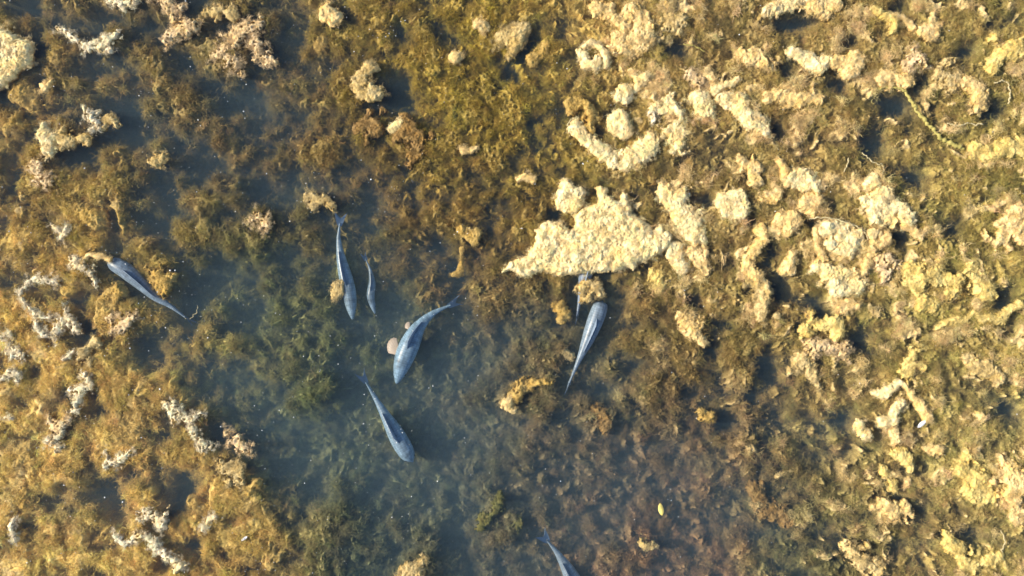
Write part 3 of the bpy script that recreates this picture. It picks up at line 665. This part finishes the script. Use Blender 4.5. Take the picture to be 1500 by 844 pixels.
stalk([(838,190),(832,182),(838,174),(848,172)], (0.006, 0.005), 'small pale hook of weed at the left tip of the crescent mat', M_PALE, name='weed_thread')
stalk([(1466,778),(1472,790),(1468,806),(1458,812)], (0.006, 0.005), 'thin pale loop of weed near the bottom right corner', M_PALE, name='weed_thread')
stalk([(1000,64),(1022,70),(1034,76)], (0.006, 0.004), 'short weed thread near the top, left of the V-shaped mat', M_STALK, name='weed_thread')
stalk([(1272,352),(1262,336),(1240,326),(1200,318),(1185,322)], (0.005, 0.007), 'pale weed thread arching over the folded cream mat', M_PALE, z=0.03, name='weed_thread')
stalk([(272,467),(279,466),(287,458),(289,448)], (0.003, 0.003), 'fine dull thread curling from the leftmost carp\'s tail', M_PALE, z=-0.05, name='weed_thread')

# a fallen leaf, a white feather
def blade(name, px, py, L_, W_, rot, z, m, label, cat, curl=0.15):
    V, F = [], []; n = 12
    for j in range(2):
        for i in range(n + 1):
            t = i / n; wdt = W_ * math.sin(math.pi * t) ** 0.7 * 0.5 + 0.0006
            for k, sgn in enumerate((-1, 0, 1)):
                V.append(((t - 0.5) * L_, sgn * wdt, curl * L_ * (t - 0.5) ** 2 + abs(sgn) * W_ * 0.18 - j * 0.0015 + 0.002 * math.sin(9 * t + sgn)))
    R = 3 * (n + 1)
    for i in range(n):
        for k in range(2):
            a = 3 * i + k; F.append((a, a + 3, a + 4, a + 1)); F.append((R + a, R + a + 1, R + a + 4, R + a + 3))
        F.append((3 * i, R + 3 * i, R + 3 * i + 3, 3 * i + 3)); F.append((3 * i + 2, 3 * i + 5, R + 3 * i + 5, R + 3 * i + 2))
    o = mesh_obj(name, V, F, m); x, y = P(px, py, z); o.location = (x, y, z); o.rotation_euler = (0, 0, rot)
    return tag(o, label, cat)
M_LEAF = plain('yellow fallen leaf', (0.72, 0.58, 0.16), 0.5, 0.4, 0.2, 50)
M_WHITE = plain('white feather', (0.86, 0.86, 0.86), 0.5, 0.3)
blade('fallen_leaf', 968, 746, 0.095, 0.040, math.radians(100), -0.02, M_LEAF, 'small yellow leaf afloat over the reddish bottom', 'leaf')
blade('feather', 1350, 621, 0.085, 0.030, math.radians(38), 0.03, M_WHITE, 'small bright white feather under the ladder-shaped strand', 'feather')
blade('feather', 358, 789, 0.055, 0.018, math.radians(35), 0.004, M_WHITE, 'tiny white feather by the smooth gold slab near the bottom', 'feather')

# ------------------------------------------------------------------ the carp
def fish_skin():
    m, N, L, b = mat_base('carp skin')
    at = N.new('ShaderNodeAttribute'); at.attribute_name = 'algae_colour'
    tc = N.new('ShaderNodeTexCoord'); uv = N.new('ShaderNodeUVMap')
    mp = N.new('ShaderNodeMapping'); mp.inputs['Scale'].default_value = (44, 18, 1)
    L.new(uv.outputs[0], mp.inputs[0])
    vo = N.new('ShaderNodeTexVoronoi'); vo.inputs['Scale'].default_value = 1.0; vo.inputs['Randomness'].default_value = 0.25
    L.new(mp.outputs[0], vo.inputs['Vector'])
    mr = N.new('ShaderNodeMapRange'); mr.inputs[1].default_value = 0.1; mr.inputs[2].default_value = 0.6
    mr.inputs[3].default_value = 1.15; mr.inputs[4].default_value = 0.78; L.new(vo.outputs['Distance'], mr.inputs[0])
    nz = N.new('ShaderNodeTexNoise'); nz.inputs['Scale'].default_value = 30; nz.inputs['Detail'].default_value = 4
    L.new(tc.outputs['Object'], nz.inputs['Vector'])
    m2 = N.new('ShaderNodeMapRange'); m2.inputs[1].default_value = 0.3; m2.inputs[2].default_value = 0.7
    m2.inputs[3].default_value = 0.62; m2.inputs[4].default_value = 1.3; L.new(nz.outputs[0], m2.inputs[0])
    mu = N.new('ShaderNodeMath'); mu.operation = 'MULTIPLY'; L.new(mr.outputs[0], mu.inputs[0]); L.new(m2.outputs[0], mu.inputs[1])
    sc = N.new('ShaderNodeVectorMath'); sc.operation = 'SCALE'; L.new(at.outputs['Color'], sc.inputs[0]); L.new(mu.outputs[0], sc.inputs['Scale'])
    L.new(sc.outputs[0], b.inputs['Base Color'])
    b.inputs['Roughness'].default_value = 0.38; b.inputs['Specular IOR Level'].default_value = 0.45
    bp = N.new('ShaderNodeBump'); bp.inputs['Strength'].default_value = 0.25; bp.inputs['Distance'].default_value = 0.003
    L.new(vo.outputs['Distance'], bp.inputs['Height']); L.new(bp.outputs[0], b.inputs['Normal'])
    return m
M_SKIN = fish_skin()
M_FIN = plain('dark carp fin', (0.16, 0.21, 0.28), 0.45, 0.4, 0.2, 80)
M_FINR = plain('pinkish carp fin', (0.36, 0.24, 0.18), 0.5, 0.35, 0.2, 70)
FINC = {'dark carp fin': (0.20, 0.26, 0.34), 'pinkish carp fin': (0.44, 0.33, 0.24)}
def rayed():
    m, N, L, b = mat_base('rayed fin membrane'); at = N.new('ShaderNodeAttribute'); at.attribute_name = 'algae_colour'
    L.new(at.outputs['Color'], b.inputs['Base Color']); b.inputs['Roughness'].default_value = 0.5; return m
M_RAYED = rayed()
M_EYE = plain('carp eye', (0.02, 0.02, 0.02), 0.15, 0.6)
M_IRIS = plain('carp iris', (0.55, 0.42, 0.15), 0.3, 0.5)

WP = [(0,0.16),(0.02,0.30),(0.06,0.50),(0.12,0.72),(0.20,0.90),(0.29,1.0),(0.38,0.99),(0.48,0.88),(0.58,0.70),(0.68,0.50),(0.78,0.33),(0.86,0.22),(0.93,0.155),(1.0,0.10)]
def prof(tab, t):
    for (a, va), (b, vb) in zip(tab[:-1], tab[1:]):
        if t <= b:
            u = (t - a) / (b - a); return va + (vb - va) * u
    return tab[-1][1]
def fan(name, root, base, m, parent, rays, length, spread, z_drop, thick=0.003, back=None):
    """a rayed fin: root point, outward direction base (Vector), rays fanned between angles"""
    V, F, FC = [], [], []; n = rays
    up = Vector((0, 0, 1)); 
    for j in (0, 1):
        for i in range(n):
            f = i / (n - 1); a = spread[0] + (spread[1] - spread[0]) * f
            d = Vector((base.x * math.cos(a) - base.y * math.sin(a), base.x * math.sin(a) + base.y * math.cos(a), 0))
            ln = length * (1.0 - 0.42 * f ** 1.5 - 0.18 * (1 - f) ** 4)
            if i % 2: ln *= 0.965
            for k in range(5):
                s = k / 4
                p = root + (back or Vector((0, 0, 0))) * (f - 0.5) * (1 - s) + d * ln * s + up * (-z_drop * s * s + 0.004 * (1 if i % 2 else -1) * s + (0.5 - j) * thick)
                V.append(tuple(p)); FC.append(np.array(FINC[m.name]) * (1.05 if i % 2 else 0.88) * (0.75 + 0.4 * s))
    R = n * 5
    for i in range(n - 1):
        for k in range(4):
            a = i * 5 + k
            F.append((a, a + 5, a + 6, a + 1)); F.append((R + a, R + a + 1, R + a + 6, R + a + 5))
        F.append((i * 5 + 4, i * 5 + 9, R + i * 5 + 9, R + i * 5 + 4))
    return mesh_obj(name, V, F, M_RAYED, parent, colours=np.array(FC))

def carp(key, width_px, z, label, tail=0.0, lean=0.0, pec=(True, True), pecl=1.0, pelv=True, pink=False, tint=(0.30, 0.37, 0.46), dors=1.0):
    pts = [Vector((*P(a, b, z), 0)) for a, b in FISH_SPINES[key]]
    n = 46; c = spline(pts, n)
    root = bpy.data.objects.new('carp', None); COL.objects.link(root); root.empty_display_size = 0.05
    org = c[n // 3].copy(); root.location = (org.x, org.y, z)
    tag(root, label, 'fish', 'carp swimming over the algae bed')
    c = [p - org for p in c]
    tint0 = tint
    length = sum((c[i + 1] - c[i]).length for i in range(n - 1))
    hw = width_px / S / 2 * (CAM_H - z) / CAM_H
    V, F, Cc, UV = [], [], [], []; seg = 20
    fr = []
    for i in range(n):
        t = i / (n - 1)
        tn = (c[min(i + 1, n - 1)] - c[max(i - 1, 0)]).normalized()     # towards the tail
        sd_ = Vector((-tn.y, tn.x, 0))
        wd = hw * prof(WP, t); up_ = max(hw * 1.12 * prof(WP, t), hw * 0.28 if t > 0.5 else 0); dn = up_ * 1.15
        ctr = c[i] + Vector((0, 0, -hw * 0.15 * (1 - t)))
        fr.append((ctr, tn, sd_, wd, up_, dn))
        for k in range(seg):
            a = 2 * math.pi * k / seg
            cs, sn = math.cos(a), math.sin(a)
            # a body broad in the flank with a narrow ridge along the back
            rx = wd * math.copysign(abs(cs) ** 0.85, cs)
            rz = (up_ if sn > 0 else dn) * math.copysign(abs(sn) ** 1.05, sn)
            p = ctr + sd_ * (rx + lean * rz) + Vector((0, 0, rz))
            V.append(tuple(p))
            bk = max(0.0, sn)
            tint = np.asarray(tint0) * 0.72; base = tint
            flank = np.array(tint) * np.array([1.45, 1.38, 1.25])
            belly = np.array([0.62, 0.58, 0.48])
            col = flank * (1 - bk) + base * bk if sn > -0.2 else belly
            col = col * (1 - 0.30 * max(0, sn) ** 6 * (t > 0.15))
            if t < 0.2: col = col * (0.92 + 0.10 * math.cos(k * 1.7))
            if 0.19 < t < 0.215: col = col * 0.72     # edge of the gill cover
            col = col * (1.0 + 0.05 * math.sin(i * 2.1 + k * 0.9))
            Cc.append(col); UV.append((t, k / seg))
    for i in range(n - 1):
        for k in range(seg):
            F.append((i * seg + k, (i + 1) * seg + k, (i + 1) * seg + (k + 1) % seg, i * seg + (k + 1) % seg))
    # rounded snout
    sn_ = len(V); V.append(tuple(fr[0][0] - fr[0][1] * hw * 0.16)); Cc.append(np.array(tint) * 1.1); UV.append((0, 0))
    for k in range(seg): F.append((sn_, k, (k + 1) % seg))
    F.append(tuple((n - 1) * seg + k for k in range(seg)))
    body = mesh_obj('body', V, F, M_SKIN, root, colours=np.array(Cc))
    uvl = body.data.uv_layers.new(name='UVMap')
    li = np.zeros(len(body.data.loops), dtype=np.int32); body.data.loops.foreach_get('vertex_index', li)
    UVa = np.array(UV); uvl.data.foreach_set('uv', UVa[li].astype(np.float32).ravel())
    # dorsal fin: a thin rayed sail along the back
    V, F = [], []
    i0, i1 = int(n * 0.34), int(n * 0.66); m_ = i1 - i0
    for j in (-1, 1):
        for i in range(i0, i1 + 1):
            ctr, tn, s_, wd, up_, dn = fr[i]; f = (i - i0) / m_
            hgt = dors * hw * (0.95 * min(1, f * 7 + 0.1) * (1 - 0.62 * f)) * (1.0 if i % 2 else 0.9)
            for q in range(4):
                g = q / 3
                V.append(tuple(ctr + Vector((0, 0, up_ * 0.9 + hgt * g)) + tn * hgt * g * 0.5 + s_ * (j * hw * 0.035 * (1 - g * 0.7) + lean * up_ + 0.22 * hgt * g * g)))
    R = (m_ + 1) * 4
    for i in range(m_):
        for q in range(3):
            a = i * 4 + q; F.append((a, a + 4, a + 5, a + 1)); F.append((R + a, R + a + 1, R + a + 5, R + a + 4))
        F.append((i * 4 + 3, i * 4 + 7, R + i * 4 + 7, R + i * 4 + 3))
    for e_ in (0, m_ * 4):
        for q in range(3): F.append((e_ + q, e_ + q + 1, R + e_ + q + 1, R + e_ + q))
    mesh_obj('dorsal_fin', V, F, M_FIN, root)
    # tail fin: forked upright blade, tipped over by the angle "tail"
    ctr, tn, s_, wd, up_, dn = fr[-1]
    V, F = [], []; nr = 9; TL = 0.15 * length
    axis_ = (Vector((0, 0, 1)) * math.cos(tail) + s_ * math.sin(tail)).normalized()
    side_ = tn.cross(axis_).normalized()
    for j in (-1, 1):
        for r in range(nr):
            f = r / (nr - 1) * 2 - 1
            ln = TL * (0.55 + 0.45 * abs(f) ** 1.3)
            for q in range(5):
                g = q / 4
                V.append(tuple(ctr - tn * 0.02 + tn * ln * g + axis_ * f * (hw * 0.18 + hw * 0.95 * g) + side_ * j * (0.004 * (1 - g) + 0.0012) + s_ * 0.006 * math.sin(3 * g + f)))
    R = nr * 5
    for r in range(nr - 1):
        for q in range(4):
            a = r * 5 + q; F.append((a, a + 5, a + 6, a + 1)); F.append((R + a, R + a + 1, R + a + 6, R + a + 5))
        F.append((r * 5 + 4, r * 5 + 9, R + r * 5 + 9, R + r * 5 + 4))
    mesh_obj('tail_fin', V, F, M_FIN, root)
    # anal fin under the stem of the tail
    ctr, tn, s_, wd, up_, dn = fr[int(n * 0.78)]
    V = []; 
    for j in (-1, 1):
        for a, b in ((0, -0.6), (0.55, -0.5), (0.95, -1.25), (0.62, -1.5), (0.2, -1.1)):
            V.append(tuple(ctr + tn * hw * a + Vector((0, 0, dn * 0 + hw * b)) + s_ * j * 0.002))
    mesh_obj('anal_fin', V, [(0, 1, 2, 3, 4), (9, 8, 7, 6, 5), (0, 5, 6, 1), (1, 6, 7, 2), (2, 7, 8, 3), (3, 8, 9, 4), (4, 9, 5, 0)], M_FIN, root, smooth=False)
    # paired fins
    fm = M_FINR if pink else M_FIN
    for sgn, on in ((1, pec[0]), (-1, pec[1])):
        ctr, tn, s_, wd, up_, dn = fr[int(n * 0.235)]
        rt = ctr + s_ * sgn * wd * 0.2 + Vector((0, 0, -dn * 0.3))
        out = (s_ * sgn * (1.0 if on else 0.25) + tn * (0.55 if on else 1.0)).normalized()
        big_ = pecl if on else 0.75
        fan('pectoral_fin', rt, out, fm, root, 15, hw * 1.6 * big_, (-0.45 * sgn, 0.50 * sgn), hw * (0.3 if on else 0.5), back=tn * hw * 0.5)
        ctr, tn, s_, wd, up_, dn = fr[int(n * 0.50)]
        rt = ctr + s_ * sgn * wd * 0.6 + Vector((0, 0, -dn * 0.4))
        out = (s_ * sgn * (0.9 if (pelv and on) else 0.2) + tn * (0.6 if (pelv and on) else 1.0)).normalized()
        fan('pelvic_fin', rt, out, fm, root, 7, hw * 1.15 * (1.0 if (pelv and on) else 0.6), (-0.5 * sgn, 0.5 * sgn), hw * 0.3, back=tn * hw * 0.3)
        # eye low on the side of the head
        ctr, tn, s_, wd, up_, dn = fr[int(n * 0.09)]
        bm = bmesh.new(); bmesh.ops.create_uvsphere(bm, u_segments=10, v_segments=8, radius=hw * 0.13)
        ec = ctr + s_ * sgn * wd * 0.93 + Vector((0, 0, up_ * 0.15))
        bmesh.ops.translate(bm, vec=ec, verts=bm.verts)
        me = bpy.data.meshes.new('eye'); bm.to_mesh(me); bm.free(); me.materials.append(M_EYE)
        eo = bpy.data.objects.new('eye', me); COL.objects.link(eo); eo.parent = root
    return root
carp(1, 24, -0.07, 'leftmost carp, blue-grey, head towards upper left with a bright back fin', tint=(0.25,0.33,0.42), pec=(False, False))
carp(2, 21, -0.08, 'larger carp of the upright middle pair, head down, partly crossed by a gold clump', tail=1.0, tint=(0.25,0.35,0.43), pec=(False, False))
carp(3, 12, -0.12, 'small slim dim carp just right of the larger head-down carp', tail=0.7, tint=(0.20,0.28,0.36), pec=(False, False))
carp(4, 30, -0.08, 'broad bent carp with pinkish side fins spread, tail curving to the upper right', tail=0.5, tint=(0.25,0.38,0.50), pec=(True, False), pecl=1.6, pink=True)
carp(5, 26, -0.08, 'slender blue carp below the bent one, head towards lower right', tail=0.5, tint=(0.24,0.35,0.45), pec=(False, False))
carp(6, 24, -0.07, 'slate-blue carp right of centre with its head up, below the largest mat', tint=(0.26,0.34,0.43), pec=(False, False))
carp(7, 23, -0.07, 'carp half hidden by the largest cream mat, only its hind part showing', tint=(0.30,0.38,0.52), pec=(False, False))
carp(8, 27, -0.11, 'carp cut by the bottom edge, only its tail half in view', tail=0.75, tint=(0.26,0.33,0.40), pec=(False, False))

# ------------------------------------------------------------------ loose filaments and specks (nobody could count them)
def tuft_mesh(seed, n_str, spread, r, seglen, nseg, flat):
    rr = random.Random(seed); V, F = [], []
    for s in range(n_str):
        p = Vector((rr.gauss(0, spread), rr.gauss(0, spread), rr.uniform(0, 0.015)))
        az = rr.uniform(0, 2 * math.pi); el = rr.uniform(0.1, 0.9); dz = rr.uniform(-0.9, 0.9); b = len(V)
        ra = r * rr.uniform(0.6, 1.3)
        for i in range(nseg + 1):
            t = Vector((math.cos(az) * math.cos(el), math.sin(az) * math.cos(el), math.sin(el)))
            s1 = Vector((-math.sin(az), math.cos(az), 0)); s2 = t.cross(s1)
            q = ra * (1 - 0.7 * i / nseg)
            for k in range(3):
                a = 2 * math.pi * k / 3; V.append(tuple(p + s1 * math.cos(a) * q + s2 * math.sin(a) * q))
            p = p + t * seglen; az += dz + rr.gauss(0, 0.35); el = el * 0.8 + rr.gauss(0, 0.35) * (1 - flat) - 0.05
            dz = dz * 0.85 + rr.gauss(0, 0.25)
        for i in range(nseg):
            for k in range(3):
                F.append((b + i * 3 + k, b + i * 3 + (k + 1) % 3, b + (i + 1) * 3 + (k + 1) % 3, b + (i + 1) * 3 + k))
    me = bpy.data.meshes.new('tuft'); me.from_pydata(V, [], F); me.update()
    me.polygons.foreach_set('use_smooth', np.ones(len(me.polygons), dtype=bool))
    me.materials.append(M_STRAND); return me
tuft_col = bpy.data.collections.new('tuft_kinds')
for i in range(10):
    me = tuft_mesh(100 + i, 26, 0.016, 0.0013, 0.0065, 8, 0.4)
    o = bpy.data.objects.new('tuft', me); tuft_col.objects.link(o)

def scatter(name, pos, colr, scale, label, kinds=tuft_col, tilt=0.5):
    n = len(pos)
    me = bpy.data.meshes.new(name); me.vertices.add(n); me.vertices.foreach_set('co', pos.astype(np.float32).ravel())
    a = me.attributes.new('algae_colour', 'FLOAT_COLOR', 'POINT'); c = np.ones((n, 4), np.float32); c[:, :3] = colr
    a.data.foreach_set('color', c.ravel())
    rot = np.stack([rng.normal(0, tilt, n), rng.normal(0, tilt, n), rng.uniform(0, 2 * np.pi, n)], -1).astype(np.float32)
    a = me.attributes.new('turn', 'FLOAT_VECTOR', 'POINT'); a.data.foreach_set('vector', rot.ravel())
    a = me.attributes.new('size', 'FLOAT', 'POINT'); a.data.foreach_set('value', scale.astype(np.float32))
    o = bpy.data.objects.new(name, me); COL.objects.link(o); me.materials.append(M_STRAND)
    ng = bpy.data.node_groups.new(name, 'GeometryNodeTree')
    ng.interface.new_socket('Geometry', in_out='INPUT', socket_type='NodeSocketGeometry')
    ng.interface.new_socket('Geometry', in_out='OUTPUT', socket_type='NodeSocketGeometry')
    N, L = ng.nodes, ng.links
    gi, go = N.new('NodeGroupInput'), N.new('NodeGroupOutput')
    ip = N.new('GeometryNodeInstanceOnPoints'); ci = N.new('GeometryNodeCollectionInfo')
    ci.inputs['Collection'].default_value = kinds; ci.inputs['Separate Children'].default_value = True; ci.inputs['Reset Children'].default_value = True
    ra = N.new('GeometryNodeInputNamedAttribute'); ra.data_type = 'FLOAT_VECTOR'; ra.inputs[0].default_value = 'turn'
    sa = N.new('GeometryNodeInputNamedAttribute'); sa.data_type = 'FLOAT'; sa.inputs[0].default_value = 'size'
    ri = N.new('FunctionNodeRandomValue'); ri.data_type = 'INT'; ri.inputs['Min'].default_value = 0; ri.inputs['Max'].default_value = len(kinds.objects) - 1
    L.new(gi.outputs[0], ip.inputs['Points']); L.new(ci.outputs[0], ip.inputs['Instance']); ip.inputs['Pick Instance'].default_value = True
    iout = [s for s in ri.outputs if s.enabled and s.type == 'INT'][0]
    L.new(iout, ip.inputs['Instance Index'])
    er = N.new('FunctionNodeEulerToRotation'); L.new(ra.outputs['Attribute'], er.inputs[0]); L.new(er.outputs[0], ip.inputs['Rotation'])
    L.new(sa.outputs['Attribute'], ip.inputs['Scale'])
    L.new(ip.outputs[0], go.inputs[0])
    md = o.modifiers.new('scatter', 'NODES'); md.node_group = ng
    tag(o, label, kind='stuff'); return o

# filaments growing all over the bed
n = 150000
x = rng.uniform(-4.15, 4.15, n); y = rng.uniform(-2.45, 2.45, n)
z, c, px, py = bed(x, y, fine=False); lift = sstep(-0.35, -0.15, z)
fd = np.full(n, 1e9)
for sp in FISH_SPINES.values(): fd = np.minimum(fd, seg_d(px, py, sp))
kp = (fd > 16) | (z < -0.17)
x, y, z, c, lift = x[kp], y[kp], z[kp], c[kp], lift[kp]; n = len(x)
clump_n = fbm(x, y, 6, 2, 123)
kp = rng.random(n) < np.clip(0.68 + 0.75 * clump_n, 0.12, 1)
x, y, z, c, lift = x[kp], y[kp], z[kp], c[kp], lift[kp]; n = len(x)
col = c * rng.uniform(0.7, 1.25, n)[:, None] * (1 + rng.normal(0, 0.05, (n, 3)))
z0c = (z > -0.025) & (rng.random(n) < 0.6)
x, y, z, c, lift, col = [a[~z0c] for a in (x, y, z, c, lift, col)]; n = len(x)
scatter('algae_filaments', np.stack([x, y, z - 0.004], -1), np.clip(col, 0.02, 0.85), rng.uniform(0.55, 1.35, n) * (0.70 + 0.28 * lift), 'fine tangled algae filaments growing over the pond bed')
# crumbs and frayed threads on the mats
xs, ys, zs, cs = [], [], [], []
z0_near = lambda a: a.max() > 0.0
for mx_, my_, mz_, c0, tone in MATS:
    k = max(4, int(len(mx_) * 0.045)); i = rng.integers(0, len(mx_), k)
    xs.append(mx_[i]); ys.append(my_[i]); zs.append(mz_[i] - 0.003); cs.append(c0[None] * rng.uniform(0.7, 1.12, k)[:, None])
    if z0_near(mz_) and tone in ('white', 'pink', 'tan', 'cream', 'goldcream'):
        k = int(len(mx_) * (0.10 if tone in ('white', 'pink') else 0.03)); i = rng.integers(0, len(mx_), k)
        sg = 0.016 if tone in ('white', 'pink') else 0.012
        xs.append(mx_[i] + rng.normal(0, sg, k)); ys.append(my_[i] + rng.normal(0, sg, k)); zs.append(np.full(k, 0.0) + rng.uniform(-0.01, 0.004, k)); cs.append(c0[None] * rng.uniform(0.6, 1.05, k)[:, None])
xs, ys, zs, cs = map(np.concatenate, (xs, ys, zs, cs))
scatter('frayed_algae', np.stack([xs, ys, zs], -1), np.clip(cs, 0.02, 0.85), rng.uniform(0.18, 0.6, len(xs)), 'frayed pale threads and crumbs on the floating mats', tilt=0.3)

# white specks of froth drifting on the water
fl = bpy.data.collections.new('speck_kinds')
for i in range(3):
    bm = bmesh.new(); bmesh.ops.create_icosphere(bm, subdivisions=1, radius=0.0045)
    for v in bm.verts: v.co *= random.Random(i * 50 + v.index).uniform(0.6, 1.3); v.co.z *= 0.5
    me = bpy.data.meshes.new('speck'); bm.to_mesh(me); bm.free(); me.materials.append(M_STRAND)
    o = bpy.data.objects.new('speck', me); fl.objects.link(o)
n = 5200
x = rng.uniform(-3.9, 3.9, n); y = rng.uniform(-2.25, 2.25, n)
px, py = x * S + 750, 422 - y * S
dens = 0.16 + 0.84 * np.exp(-((px - 150) / 330) ** 2) + 0.25 * np.exp(-((px - 550) / 200) ** 2)
dens = dens * (0.12 + 2.2 * np.clip(fbm(x, y, 2.4, 4, 140, 0.7) + 0.05, 0, 1))
kp = rng.random(n) < dens
x, y = x[kp], y[kp]; n = len(x)
scatter('froth_specks', np.stack([x, y, np.full(n, 0.002)], -1), np.tile(np.array([[0.8, 0.8, 0.78]]), (n, 1)) * rng.uniform(0.7, 1, n)[:, None],
        np.clip(rng.lognormal(-0.75, 0.45, n), 0.2, 1.7), 'tiny white froth specks drifting on the water', kinds=fl)
